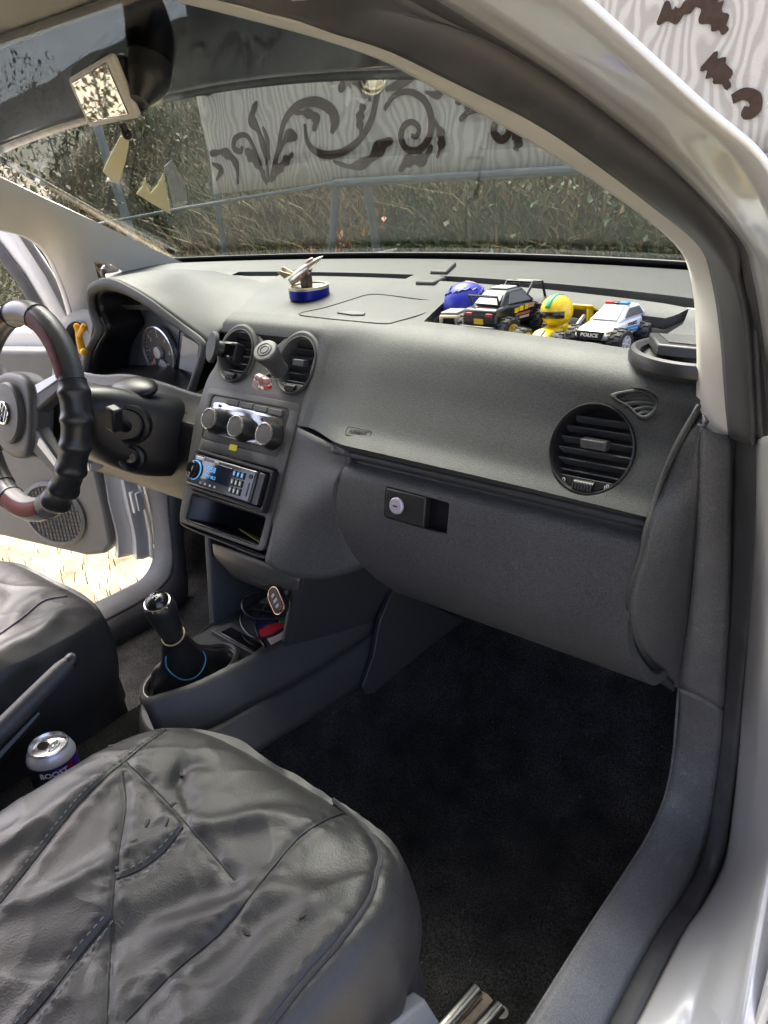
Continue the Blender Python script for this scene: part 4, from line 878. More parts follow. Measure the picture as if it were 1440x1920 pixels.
# ------------------------------------------------------------------ steering wheel and column
LEATH = mat('wheel_leather', (.055, .056, .056), .34, bump=.2, bscale=500, bdist=.0006)
GRIP = mat('wheel_grip', (.022, .023, .024), .36, bump=.12, bscale=600, bdist=.0005)
BURG = mat('burgundy_insert', (.085, .008, .006), .5, coat=0, spec=.15, var=.35, vscale=60)
LEATH_LIT = mat('lit_leather', (.26, .25, .235), .5, bump=.1, bscale=500, bdist=.0005)  # paler inner lip of the rim: driver-side light put into the colour
HUBM = mat('hub_plastic', (.085, .083, .08), .45, bump=.15, bscale=800, bdist=.0005)
CW = Vec((-.358, -.178, .692)); WN = Vec((0, -.966, .258)); MW = frame(CW, WN, (1, 0, 0))
sw = thing('steering_wheel', 'black leather steering wheel with burgundy inserts and bumpy grips', 'steering wheel', CW)
def arc(name, a0, a1, R, r, m, n=40, m0=0, m1=360, seg=20, par=sw, bump=None):
    mb = MB(MW); vs = []; fs = []; full = (m1-m0) >= 360; ns = seg if full else seg+1
    for i in range(n+1):
        a = math.radians(lerp(a0, a1, i/n))
        for k in range(ns):
            b = math.radians(m0+(m1-m0)*k/seg); rr = r*(1+(bump(lerp(a0, a1, i/n), math.degrees(b)) if bump else 0))
            vs.append(((R+rr*math.cos(b))*math.cos(a), (R+rr*math.cos(b))*math.sin(a), rr*math.sin(b)))
    for i in range(n):
        for k in range(ns if full else ns-1):
            k2 = (k+1) % ns; fs.append((i*ns+k, (i+1)*ns+k, (i+1)*ns+k2, i*ns+k2))
    if full:
        for e in (0, n): fs.append(tuple(e*ns+k for k in range(ns)))
    mb.add(vs, fs); return mb.build(name, m, par, ang=60)
RM = .170
rim = arc('rim', 24, 298, RM, .0212, LEATH, 120)
def bumps(a, b):
    s = 0
    for c in (18, 4, -10, -24, -38, -50):
        s += .30*math.exp(-((a-c)/2.6)**2)*(math.exp(-(((b-70+180) % 360-180)/38)**2)+.8*math.exp(-(((b-335+180) % 360-180)/40)**2))
    return s
arc('grip_sleeve', -62, 24, RM, .0232, GRIP, 130, bump=bumps, seg=36)
arc('grip_sleeve', 156, 240, RM, .0232, GRIP, 60)
for a0, a1 in ((27, 74), (-106, -64), (106, 152)):
    o = arc('wood_insert', a0, a1, RM, .0223, BURG, 36, 62, 128, 10)
for a0, a1 in ((27, 104), (-110, -64)): arc('lit_inner_lip', a0, a1, RM, .0218, LEATH_LIT, 36, 132, 215, 12)
for a in (24.5, 75.5, 104, -62.5, -108):
    c = MB(MW); ca, sa = math.cos(math.radians(a)), math.sin(math.radians(a)); c.tube([((RM+.0224*math.cos(b))*ca, (RM+.0224*math.cos(b))*sa, .0224*math.sin(b)) for b in [2*math.pi*k/20 for k in range(20)]], .0011, 6, closed=True); c.build('stitch_seam', BLACK, sw)
# hub with horn pad and spokes
hb = MB(MW); prof2 = roundpoly([(.070, .012), (.062, .050), (.030, .068), (-.030, .068), (-.062, .050), (-.070, .012), (-.062, -.05), (-.03, -.075), (.03, -.075), (.062, -.05)], 4)
hb.prism(prof2, -.02, .024); hub = hb.build('hub', HUBM, sw, bevel=.012, seg=4)
hp_ = MB(MW); hp_.lathe([(.047, .018), (.047, .031), (.044, .034), (.02, .036), (.0001, .0365)], 36, Matrix.Diagonal((1, 1.12, 1, 1)), caps=False); hp_.build('horn_pad', HUBM, sw)
for a in (28, -32, 152, 212):
    c = MB(MW @ Matrix.Rotation(math.radians(a), 4, 'Z')); c.hexa([(.05, -.024, .018), (.158, -.014, .006), (.158, .014, .006), (.05, .024, .018)], [(.05, -.026, -.012), (.158, -.015, -.008), (.158, .015, -.008), (.05, .026, -.012)]); c.build('spoke', HUBM, sw, bevel=.005)
    c = MB(MW @ Matrix.Rotation(math.radians(a), 4, 'Z')); c.hexa([(.085, .002, .016), (.150, .002, .0095), (.150, .012, .0095), (.085, .018, .016)], [(.085, .002, .006), (.150, .002, .002), (.150, .012, .002), (.085, .018, .006)]); c.build('spoke_trim', SILVER, sw, bevel=.001)
CHR = mat('chrome', (.75, .75, .73), .15, metal=1)
em = MB(MW @ Matrix.Translation((0, 0, .037)))
em.lathe([(.0001, 0), (.0185, 0), (.0185, .0015)], 32, caps=False); e = em.build('emblem', HUBM, sw)
em = MB(MW @ Matrix.Translation((0, 0, .039))); em.tube([(.0185*math.cos(a), .0185*math.sin(a), 0) for a in [2*math.pi*k/36 for k in range(36)]], .0018, 8, closed=True)
em.tube([(-.0068, .0165, 0), (0, .002, 0), (.0068, .0165, 0)], .0015, 6); em.tube([(-.0145, .0105, 0), (-.0062, -.0135, 0), (0, -.001, 0), (.0062, -.0135, 0), (.0145, .0105, 0)], .0015, 6); em.build('badge_mark', CHR, e)
# column
col = thing('steering_column', 'black column shroud with ignition lock behind the steering wheel', 'steering column', (-.34, .0, .56))
rows = []
def shrow(y, x0, x1, z0, z1):
    pts = rrect(x0, z0, x1, z1, min(.035, (z1-z0)*.42), 4); return [Vec((a, y, b)) for a, b in pts]
rows = [shrow(-.115, -.425, -.285, .625, .725), shrow(-.10, -.44, -.265, .595, .722), shrow(-.05, -.45, -.24, .555, .712), shrow(.01, -.46, -.215, .535, .685), shrow(.07, -.47, -.20, .530, .67)]
rows = [[Vec((lerp(-.355, p.x, .3), p.y-.004, lerp(.675, p.z, .3))) for p in rows[0]]]+rows
shr = grid('shroud', rows, BLACK, col, nu=1, nv=3, thick=.004, closed=True)
sb = bvh(shr)
mb = MB(); q = U(252, 728, 'y', .0); mb.sphere(q, .062, 24, (.95, .55, .28), Matrix.Rotation(.2, 3, 'X')); mb.build('cover_cap', BLACK, col)
def on_sh(px, py): return onto(sb, px, py) or U(px, py, 'y', -.06)
ci = on_sh(245, 858); ni = Vec((.62, -.76, .12)).normalized(); MI = frame(ci-ni*.004, ni)
k = MB(MI); k.lathe([(.026, -.01), (.025, .006), (.020, .009), (.016, .004), (.016, -.004), (.0001, -.004)], 30, caps=False); ig = k.build('ignition_lock', BLACK, col)
k = MB(MI); k.lathe([(.0095, -.004), (.0095, .006), (.0001, .0065)], 24, caps=False); k.build('lock_barrel', CHR, ig)
k = MB(MI); k.box((0, 0, .0066), (.002, .009, .001)); k.build('key_slot', BLACK, ig)
cs = on_sh(243, 797); k = MB(frame(cs-ni*.004, ni)); k.lathe([(.037, -.01), (.036, .006), (.030, .010), (.025, .004), (.024, -.012), (.0001, -.012)], 30, caps=False); k.build('stalk_socket', BLACK, col)
p = on_sh(236, 800); q = U(214, 785, 'y', p.y-.055); k = MB(); k.tube([p, p.lerp(q, .6), q], [.011, .0095, .009], 10); so_ = k.build('stalk', BLACK, col)
k = MB(); k.box(q, (.024, .020, .042), Matrix.Rotation(.3, 3, 'Y')); k.build('stalk_grip', BLACK, so_, bevel=.004)
p = U(172, 870, 'y', -.06); k = MB(); k.box(p, (.035, .03, .02)); k.build('column_lever', SILVER, col, bevel=.004)
k = MB(); k.lathe([(.062, 0), (.060, .05), (.045, .06)], 30, frame(CW-WN*.085, WN)); k.build('column_collar', BLACK, col)
# ------------------------------------------------------------------ centre console
con = thing('centre_console', 'dark plastic centre console with open cubby below the radio', 'console', (0, -.1, .2))
ZC = .278
CONM = mat('console_plastic', (.034, .035, .037), .5, bump=.4, bscale=520, bdist=.0008)
tp = [U(a, b, 'z', ZC) for a, b in ((525, 1238), (492, 1262), (440, 1298), (385, 1330), (335, 1347), (292, 1348), (268, 1330), (262, 1302), (276, 1272), (310, 1235), (350, 1200), (398, 1167))]
tp = [Vec((p.x, p.y, ZC-.02*max(0, min(1, (-.05-p.y)/.2)))) for p in tp]
tp = [Vec((.112, .06, ZC)), Vec((.098, .0, ZC))]+cr(tp, 4)+[Vec((-.118, .02, ZC)), Vec((-.12, .06, ZC))]
n = len(tp); cen = Vec((-.01, -.12, .27))
rows = [[p+Vec((0, 0, -.0)) for p in tp], [cen+(p-cen)*1.035+Vec((0, 0, -.004)) for p in tp], [cen+(p-cen)*1.06+Vec((0, 0, -.014)) for p in tp], [cen+(p-cen)*1.12+Vec((0, 0, -.05)) for p in tp], [cen+(p-cen)*1.2+Vec((0, 0, -.095)) for p in tp]]
grid('console_skirt', rows, DASH2, con, thick=.003, sm=False)
mb = MB(); mb.add(tp+[p-Vec((0, 0, .01)) for p in tp], [tuple(range(n)), tuple(range(n, 2*n))[::-1]]+[(i, (i+1) % n, n+(i+1) % n, n+i) for i in range(n)]); mb.build('console_top', DASH2, con)
# cubby walls
def hexo(name, top, bot, m, par=con, bev=.003):
    mb = MB(); mb.hexa([Vec(p) for p in top], [Vec(p) for p in bot]); return mb.build(name, m, par, bevel=bev)
hexo('cubby_wall', [(-.122, -.045, .27), (-.106, -.045, .27), (-.106, .14, .27), (-.135, .14, .27)], [(-.146, -.002, .46), (-.132, -.002, .46), (-.120, .14, .46), (-.15, .14, .46)], DASH2)
rows = [[(.160, -.050, .470), (.176, .05, .470), (.19, .2, .465), (.2, .45, .46)], [(.128, -.054, .38), (.150, .06, .37), (.172, .2, .36), (.19, .45, .35)], [(.092, -.056, .284), (.128, .06, .27), (.152, .2, .255), (.175, .45, .24)]]
grid('console_side', rows, CONM, con, nu=6, nv=4, thick=.012, off=1)
mb = MB(); mb.box((-.01, .13, .37), (.26, .01, .22)); mb.build('cubby_back', BLACK, con)
# ashtray drawer
rows = [[U(a, b, 'y', c) for a, b, c in ((404, 1018, -.02), (440, 1030, -.045), (500, 1052, -.06), (565, 1082, -.055))], [U(a, b, 'y', c) for a, b, c in ((408, 1040, -.015), (442, 1062, -.04), (500, 1085, -.05), (562, 1105, -.045))], [U(a, b, 'y', c) for a, b, c in ((424, 1060, .03), (450, 1085, .02), (505, 1103, .01), (552, 1112, .0))]]
grid('ashtray', rows, STACK, con, nu=5, nv=4, thick=.006)
q = [U(a, b, 'y', c) for a, b, c in ((447, 1064, -.052), (465, 1066, -.056), (490, 1076, -.060), (516, 1094, -.060), (495, 1097, -.055), (470, 1088, -.053))]
mb = MB(); mb.add([p for p in q]+[p+Vec((0, .02, 0)) for p in q], [tuple(range(6))]+[(i, (i+1) % 6, 6+(i+1) % 6, 6+i) for i in range(6)]); mb.build('ashtray_grip', DASH, con)
# switch panel on the console top
q = [U(a, b, 'z', ZC+.002) for a, b in ((395, 1184), (432, 1170), (520, 1214), (488, 1236))]
hexo('switch_panel', [p+Vec((0, 0, .003)) for p in q], [p-Vec((0, 0, .006)) for p in q], STACK, bev=.0015)
q = [U(a, b, 'z', ZC+.005) for a, b in ((412, 1187), (434, 1177), (492, 1210), (476, 1223))]
hexo('blank_switch', [p+Vec((0, 0, .002)) for p in q], [p-Vec((0, 0, .004)) for p in q], GLOSSB, bev=.001)
# tunnel trim along the footwell
TA = [(300, 1400, .07), (400, 1362, .098), (460, 1330, .112), (525, 1296, .12), (610, 1246, .132), (720, 1172, .148), (830, 1100, .16)]
TB = [(400, 1470, .150), (495, 1402, .156), (550, 1367, .157), (600, 1335, .158), (700, 1268, .162), (800, 1205, .17), (900, 1140, .18)]
TM = [(300, 1385, .066), (395, 1352, .094), (455, 1321, .108), (525, 1284, .117), (610, 1234, .129), (720, 1160, .146), (830, 1090, .158)]
strip('tunnel_trim', pth(TA), pth(TB), CONM, con, n=40, k=6, bulge=.004, bdir=(.7, -.3, .6), thick=.005)
strip('tunnel_trim', [p+Vec((-.03, 0, .06)) for p in pth(TM)], pth(TA), CONM, con, n=40, k=6, bulge=.006, bdir=(.8, -.2, .5), thick=.005)
fl_ = [(738, 1104, .172), (800, 1130, .185), (869, 1164, .20), (800, 1218, .19), (735, 1272, .182), (702, 1300, .178), (686, 1302, .177), (679, 1290, .176), (700, 1232, .172), (712, 1165, .171)]
q = pth(fl_); n = len(q); mb = MB(); mb.add(q+[p+Vec((-.012, .004, 0)) for p in q], [tuple(range(n)), tuple(range(n, 2*n))[::-1]]+[(i, (i+1) % n, n+(i+1) % n, n+i) for i in range(n)]); mb.build('footwell_flap', CONM, con, bevel=.002)
# rear part between the seats with cup holder
mb = MB(); mb.box((-.005, -.62, .15), (.18, .66, .07)); mb.build('console_rear', BLACK, con, bevel=.012, seg=3)
mb = MB(); mb.lathe([(.040, 0), (.040, .012), (.0355, .012), (.0350, -.002)], 30, Matrix.Translation((.024, -.433, .180)), caps=False); mb.build('cup_ring', BLACK, con)
# ------------------------------------------------------------------ gear lever
gl = thing('gear_lever', 'black gear lever with silver-ringed knob and leather gaiter', 'gear lever', (-.017, -.165, .27))
GC = Vec((-.018, -.166, .274)); GAIT = mat('gaiter_leather', (.014, .014, .015), .3, bump=.3, bscale=300, bdist=.001)
def er(c, rx, ry, n=40): return [c+Vec((rx*math.cos(a), ry*math.sin(a), -.018*math.sin(a)*0)) for a in [2*math.pi*k/n for k in range(n)]]
rot = Matrix.Rotation(math.radians(-8), 3, 'Z')
def ering(c, rx, ry, tilt=0, wr=0, n=48, seed=0):
    out = []
    for k in range(n):
        a = 2*math.pi*k/n; w_ = 1+wr*(noise.noise((math.cos(a)*2.2, math.sin(a)*2.2, seed))+.5*math.sin(a*5+seed))
        v = rot @ Vec((rx*math.cos(a)*w_, ry*math.sin(a)*w_, 0)); out.append(c+v+Vec((0, 0, tilt*v.y+wr*.03*noise.noise((math.cos(a)*3, math.sin(a)*3, seed+5)))))
    return out
rows = [ering(GC+Vec((0, 0, z)), rx, ry, .08) for rx, ry, z in ((.062, .092, -.004), (.061, .091, .006), (.056, .086, .009), (.0525, .0825, .006), (.051, .081, -.004))]
grid('gaiter_ring', rows, STACK, gl, thick=0, sm=False, closed=True)
KC = U(305, 1150, 'y', -.215); ax = (KC-Vec((GC.x+.012, GC.y-.012, .31))).normalized()
nk = KC-ax*.050
rows = [ering(GC+Vec((0, 0, .002)), .0515, .0815, .08, 0), ering(GC+Vec((.0, -.002, -.006)), .047, .074, .06, .10, seed=1), ering(GC+Vec((.002, -.004, .018)), .043, .064, .05, .16, seed=2), ering(GC.lerp(nk, .28)+Vec((0, 0, .006)), .036, .047, 0, .15, seed=3), ering(GC.lerp(nk, .5), .029, .034, 0, .10, seed=4), ering(GC.lerp(nk, .72), .022, .025, 0, .07, seed=5), ering(GC.lerp(nk, .9), .0175, .019, 0, .04, seed=6), ering(nk, .0165, .0175, 0, .0)]
cg = MB(); cg.tube(ering(GC+Vec((0, 0, .0075)), .0535, .0835, .08), .0016, 6, closed=True); cg.build('ring_trim', mat('ring_steel', (.22, .22, .22), .45, metal=.5), gl)
ga = grid('gaiter', rows, GAIT, gl, nu=1, nv=4, thick=.001, closed=True)
MK = frame(nk, ax, (1, 0, 0)); kb = MB(MK); kb.lathe([(.0001, -.01), (.0155, -.01), (.0165, 0), (.0195, .008), (.0205, .022), (.0225, .038), (.0245, .055), (.0240, .066), (.0220, .074), (.019, .078)], 36, caps=False); kb.build('knob', GRIP, gl)
kb = MB(MK); kb.lathe([(.0215, .0745), (.0205, .0785), (.0185, .0795), (.0180, .0785)], 36, caps=False); kb.build('knob_ring', CHR, gl)
kb = MB(MK); kb.lathe([(.0185, .0785), (.0165, .0845), (.010, .0895), (.0001, .0912)], 32, caps=False); cap = kb.build('knob_cap', GLOSSB, gl)
kb = MB(MK)
for x in (-.006, 0, .006): kb.box((x, 0, .0905), (.0008, .009, .0012))
kb.box((0, 0, .0912), (.0128, .0008, .0008)); kb.build('shift_pattern', PRINT, cap)
kb = MB(MK); kb.tube([(.0185*math.cos(a), .0185*math.sin(a), -.006+.003*math.sin(a)) for a in [2*math.pi*k/28 for k in range(28)]], .0016, 6, closed=True)
rb = kb.build('rubber_band', mat('tan_rubber', (.42, .28, .15), .5)); tag(rb, 'tan rubber band around the neck of the gear knob', 'rubber band')
gtv = bvh(ga); lp_ = [onto(gtv, *p, .001) for p in ((312, 1230), (312, 1248), (322, 1262), (337, 1272), (352, 1274), (368, 1268), (380, 1254), (385, 1236), (380, 1222))]
lp_ = [p for p in lp_ if p]; bk = [p+Vec((-.0, .03, .004)) for p in lp_[::-1][2:-2]]
mb = MB(); mb.tube(cr(lp_, 4)+[], .0013, 6); rb = mb.build('elastic_loop', mat('blue_elastic', (.06, .26, .42), .5)); tag(rb, 'blue elastic loop slung around the gear gaiter', 'elastic')
# ------------------------------------------------------------------ handbrake
hbk = thing('handbrake_lever', 'dark grey handbrake lever with push button beside the driver seat', 'handbrake', (-.03, -.6, .2))
tip = U(137, 1236, 'x', -.03); b1 = U(0, 1372, 'x', -.03); dv = (tip-b1).normalized()
mb = MB(); mb.tube([b1-dv*.20, b1-dv*.05, b1, b1.lerp(tip, .5), tip-dv*.022, tip-dv*.008], [.015, .0158, .0158, .0152, .0145, .012], 18, up=(0, 0, 1)); mb.build('grip', CONM, hbk)
mb = MB(); mb.tube([tip-dv*.010, tip-dv*.006, tip+dv*.001, tip+dv*.006], [.0105, .0115, .0115, .0085], 18); mb.build('button', BLACK, hbk)
mb = MB(); mb.tube([b1-dv*.2+Vec((0, 0, -.02)), b1-dv*.05+Vec((0, 0, -.03)), b1.lerp(tip, .45)+Vec((0, 0, -.026))], [.016, .013, .006], 10); mb.build('lever_arm', BLACK, hbk)
mb = MB(); mb.box((-.03, -.64, .235), (.05, .16, .12)); mb.build('mount', BLACK, hbk, bevel=.01)
# ------------------------------------------------------------------ radio
rad = thing('car_radio', 'black single-slot car radio with lit dial and blue display', 'radio', MS @ Vec((0, -.18, 0)))
MR = MS @ Matrix.Translation((-.004, -.1475, .020)) @ Matrix.Rotation(math.radians(-1.0), 4, 'Z')
plate('sleeve', rrect(-.099, -.034, .098, .0345, .004), [rrect(-.0925, -.0275, .0915, .0285, .003)], .022, BLACK, rad, MR @ Matrix.Translation((.0, 0, -.006)), .002)
mb = MB(MR); mb.box((-.0, 0, -.03), (.176, .05, .06)); mb.build('chassis', BLACK, rad)
mb = MB(MR); mb.hexa([(-.091, -.026, .004), (.072, -.026, .004), (.072, .026, .004), (-.091, .026, .004)], [(-.0915, -.027, -.012), (.074, -.027, -.012), (.074, .027, -.012), (-.0915, .027, -.012)]); fc2 = mb.build('faceplate', mat('radio_face', (.035, .036, .04), .25, coat=.3), rad, bevel=.0025)
mb = MB(MR); mb.hexa([(.074, -.026, -.0), (.088, -.026, -.010), (.088, .026, -.010), (.074, .026, -.0)], [(.074, -.027, -.016), (.0905, -.027, -.018), (.0905, .027, -.018), (.074, .027, -.016)]); mb.build('end_bezel', GLOSSB, rad, bevel=.002)
mb = MB(MR); mb.box((-.022, .004, .0046), (.078, .030, .0012)); dsp = mb.build('display', mat('radio_lcd', (.012, .016, .03), .08, coat=1), rad, bevel=.0004)
LIT = mat('lit_blue', (.10, .42, .85), .4, emit=.06)
text('digits', '10:58', .013, MR @ Matrix.Translation((-.036, .007, .0054)), LIT, dsp); text('digits', 'FM 98.3', .008, MR @ Matrix.Translation((-.030, -.005, .0054)), LIT, dsp)
mb = MB(MR); mb.lathe([(.0155, .003), (.0155, .011), (.013, .0125), (.0001, .0125)], 30, Matrix.Translation((-.0745, -.001, 0)), caps=False); dl = mb.build('dial', GLOSSB, rad)
mb = MB(MR); mb.tube([(-.0745+.0158*math.cos(a), -.001+.0158*math.sin(a), .0055) for a in [2*math.pi*k/30 for k in range(30)]], .0013, 6, closed=True); mb.build('dial_glow', LIT, dl)
WKEY = mat('radio_key', (.55, .57, .58), .35); 
for r_ in range(3):
    for c_ in range(3):
        mb = MB(MR); mb.box((.0245+c_*.0098, .013-r_*.0135, .0048), (.0082, .0115, .003)); ky = mb.build('key', BLACK, rad, bevel=.0008)
        mb = MB(MR); mb.box((.0245+c_*.0098, .013-r_*.0135, .0064), (.0034, .0065, .0006)); mb.build('key_symbol', WKEY if r_ else LIT, ky)
mb = MB(MR); mb.box((-.069, .0205, .0046), (.022, .006, .0025)); mb.build('eject_key', WKEY, rad, bevel=.001)
mb = MB(MR); mb.box((-.025, .0218, .0046), (.010, .003, .0018)); mb.build('logo_plate', WKEY, rad)
for i in range(4):
    mb = MB(MR); mb.box((-.052+i*.0125, -.0185, .0048), (.004, .0035, .001)); mb.build('key_symbol', WKEY, rad)
mb = MB(MR); mb.lathe([(.0035, .003), (.0035, .0055), (.0025, .0055), (.0023, .002), (.0001, .002)], 18, Matrix.Translation((.0625, .0155, 0)), caps=False); mb.build('socket', BLACK, rad)
mb = MB(MR); mb.box((.0625, -.006, .0043), (.0022, .022, .001)); mb.build('usb_cover', BLACK, rad)
# card lying in the open pocket
mb = MB(MS); mb.hexa([(.022, -.222, -.012), (.088, -.2325, -.006), (.088, -.2325, -.05), (.035, -.2300, -.05)], [(.022, -.2227, -.012), (.088, -.2332, -.006), (.088, -.2332, -.05), (.035, -.2307, -.05)]); o = mb.build('card', mat('card_green', (.22, .25, .06), .5)); tag(o, 'yellow-green paper card lying in the pocket under the radio', 'card')
# ------------------------------------------------------------------ seats
def leather_mat():
    m = bpy.data.materials.new('seat_leather'); m.use_nodes = True; t = m.node_tree; b = t.nodes['Principled BSDF']
    b.inputs['Base Color'].default_value = (.024, .024, .0245, 1); b.inputs['Specular IOR Level'].default_value = .6
    tc = t.nodes.new('ShaderNodeTexCoord')
    n1 = t.nodes.new('ShaderNodeTexNoise'); n1.inputs['Scale'].default_value = 7; n1.inputs['Detail'].default_value = 5; n1.inputs['Distortion'].default_value = 1.2
    v = t.nodes.new('ShaderNodeTexVoronoi'); v.inputs['Scale'].default_value = 420
    for q in (n1, v): t.links.new(tc.outputs['Object'], q.inputs['Vector'])
    r = t.nodes.new('ShaderNodeMapRange'); r.inputs['To Min'].default_value = .40; r.inputs['To Max'].default_value = .56; r.inputs['From Min'].default_value = .3; r.inputs['From Max'].default_value = .7
    t.links.new(n1.outputs['Fac'], r.inputs['Value']); t.links.new(r.outputs[0], b.inputs['Roughness'])
    b1 = t.nodes.new('ShaderNodeBump'); b1.inputs['Strength'].default_value = .25; b1.inputs['Distance'].default_value = .006; t.links.new(n1.outputs['Fac'], b1.inputs['Height'])
    b2 = t.nodes.new('ShaderNodeBump'); b2.inputs['Strength'].default_value = .25; b2.inputs['Distance'].default_value = .0008; t.links.new(v.outputs['Distance'], b2.inputs['Height']); t.links.new(b1.outputs[0], b2.inputs['Normal']); t.links.new(b2.outputs[0], b.inputs['Normal'])
    return m
SEATL = leather_mat(); SEATC = mat('seat_cloth', (.03, .028, .029), .8, bump=.3, bscale=700, sheen=.2)
THREAD = mat('thread_grey', (.20, .20, .20), .6)
def cushion(par, x0, x1, yr, yf, zt, zb, seed, folds=()):
    cx, cy, w_, d_ = (x0+x1)/2, (yr+yf)/2, (x1-x0)/2, (yf-yr)/2; rings = []; NT = 340
    def spt(a, s): 
        c, q = math.cos(a), math.sin(a); r = (abs(c)**4.5+abs(q)**4.5)**(-1/4.5); return cx+w_*r*s*c, cy+d_*r*s*q
    def wr(x, y):
        wx = x+.03*noise.noise((x*7, y*7, seed)); wy = y+.03*noise.noise((x*7, y*7, seed+4))
        a = 1-abs(noise.noise((wx*5+wy*3, wy*9-wx*4, seed+1))); b = 1-abs(noise.noise((wx*13-wy*5, wy*12+wx*7, seed+2)))
        h = .0038*(a**6-.25)+.0014*(b**9-.15)+.0025*noise.noise((x*6, y*6, seed+3))
        for (ax_, ay, bx, by, hh, ww) in folds:
            L = math.hypot(bx-ax_, by-ay); ux, uy = (bx-ax_)/L, (by-ay)/L; t = ((x-ax_)*ux+(y-ay)*uy)/L; dd = abs((x-ax_)*-uy+(y-ay)*ux+.01*math.sin(t*6))
            if -.2 < t < 1.2: h += .75*hh*math.exp(-(dd/ww)**2)*max(0, math.sin(math.pi*min(1, max(0, (t+.2)/1.4))))
        return h
    vs = []; fs = []
    S = [.0001]+[i/80 for i in range(1, 81)]
    for s in S:
        for k in range(NT):
            a = 2*math.pi*k/NT; x, y = spt(a, s); u, v = (x-cx)/w_, (y-cy)/d_
            z = zt-.018*(1-abs(u)**3)*(1-v*v*.3)+.010*abs(u)**6-.030*s**9+(wr(x, y)*(1-.5*s**8)); vs.append((x, y, z))
    nR = len(S)
    for j in range(1, 15):
        t = j/14; out = .012*math.sin(math.pi*min(1, t*1.4))+.012*t
        for k in range(NT):
            a = 2*math.pi*k/NT; x, y = spt(a, 1); nx_, ny_ = (x-cx)/w_, (y-cy)/d_; L = math.hypot(nx_, ny_); g = .006*noise.noise((x*14, y*14, t*1.5+seed))+.004*math.sin(a*26+3*noise.noise((x*5, y*5, seed)))*t
            vs.append((x+(nx_/L)*(out+g), y+(ny_/L)*(out+g), lerp(zt-.022, zb, t)))
    for j in range(nR+14-1):
        for k in range(NT): k2 = (k+1) % NT; fs.append((j*NT+k, j*NT+k2, (j+1)*NT+k2, (j+1)*NT+k))
    me = bpy.data.meshes.new('cushion'); me.from_pydata(vs, [], fs); me.update(); smooth(me, 180); me.flip_normals() if me.polygons[NT*40].normal.z < 0 else None
    return obj('cushion', me, SEATL, par)
ps = thing('passenger_seat', 'front passenger seat in creased black leather cover with stitched seams', 'car seat', (.36, -.55, 0))
FOLD = [(.46, -.33, .30, -.42, .010, .016), (.52, -.40, .40, -.52, .012, .02), (.22, -.33, .34, -.44, -.008, .01), (.55, -.36, .50, -.60, .010, .018), (.34, -.42, .26, -.60, .008, .014), (.20, -.40, .17, -.60, .012, .02), (.26, -.34, .24, -.40, -.010, .012), (.44, -.44, .34, -.62, -.010, .02), (.58, -.38, .57, -.6, .014, .02)]
cu = cushion(ps, .118, .598, -.80, -.278, .372, .17, 3, FOLD); ct = bvh(cu)
mb = MB(); mb.box((.36, -.54, .12), (.42, .42, .14)); mb.build('base', BLACK, ps, bevel=.02)
def backrest(par, cx, y, zt):
    rows = []
    for z, yy, w_ in ((.33, y, .23), (.45, y-.02, .245), (.7, y-.08, .235), (.88, y-.13, .20), (.95, y-.16, .14)):
        rows.append([Vec((cx+w_*math.cos(a), yy-.06+(.06)*math.sin(a), z)) for a in [2*math.pi*k/20 for k in range(20)]])
    o = grid('backrest', rows, SEATL, par, nu=2, nv=4, thick=.004, closed=True)
    mb = MB(); mb.box((cx, y-.23, 1.04), (.26, .09, .17)); mb.build('headrest', SEATL, par, bevel=.03, seg=4)
backrest(ps, .36, -.86, 0)
def seam(name, pts, r=.0014, m=None, lift=.0, dashes=False, off=0):
    P = [onto(ct, a, b, lift) for a, b in [(p.x, p.y) for p in cr([(x, y, 0) for x, y in pts], 10)]]; P = [p for p in P if p]
    if len(P) < 3: return
    if dashes:
        Q = resample(P, max(6, int(sum((b-a).length for a, b in zip(P, P[1:]))/.0042)))
        mb = MB()
        for i in range(0, len(Q)-1, 2): mb.tube([Q[i]+Vec((0, 0, .0008)), Q[i].lerp(Q[i+1], .5)+Vec((0, 0, .0012)), Q[i+1]+Vec((0, 0, .0008))], r, 5)
        return mb.build(name, THREAD, ps)
    mb = MB(); mb.tube(P, r, 6); return mb.build(name, m or SEATL, ps)
from mathutils.kdtree import KDTree
SL = [[(-10, 1706), (60, 1618), (140, 1515), (200, 1455), (236, 1426), (270, 1398), (312, 1368)], [(236, 1428), (300, 1490), (370, 1568), (440, 1650)], [(230, 1450), (236, 1510), (224, 1590), (214, 1660), (208, 1760), (200, 1930)], [(218, 1648), (262, 1630), (306, 1596), (342, 1550)], [(40, 1925), (90, 1868), (150, 1790), (206, 1722)], [(236, 1915), (320, 1828), (400, 1760), (440, 1716), (500, 1640), (560, 1570), (610, 1538), (646, 1524)], [(556, 1442), (600, 1478), (650, 1520), (690, 1560), (712, 1600), (706, 1640), (690, 1690), (640, 1760), (570, 1840), (500, 1930)]]
sp3 = []
for L in SL:
    sp3 += [q for q in (onto(ct, p.x, p.y) for p in cr([(x, y, 0) for x, y in L], 24)) if q]
kd = KDTree(len(sp3))
for i, q in enumerate(sp3): kd.insert(q, i)
kd.balance()
for v in cu.data.vertices:
    co, ix, d = kd.find(v.co)
    if d < .03:
        pk = .0007*math.sin(ix*.55+2*noise.noise(v.co*40))*math.exp(-((d-.009)/.006)**2)
        v.co.z += -.0026*math.exp(-(d/.0042)**2)+.0012*math.exp(-((d-.013)/.008)**2)+pk
cu.data.update(); ct = bvh(cu)
SEAMD = mat('seam_dark', (.008, .008, .008), .6)
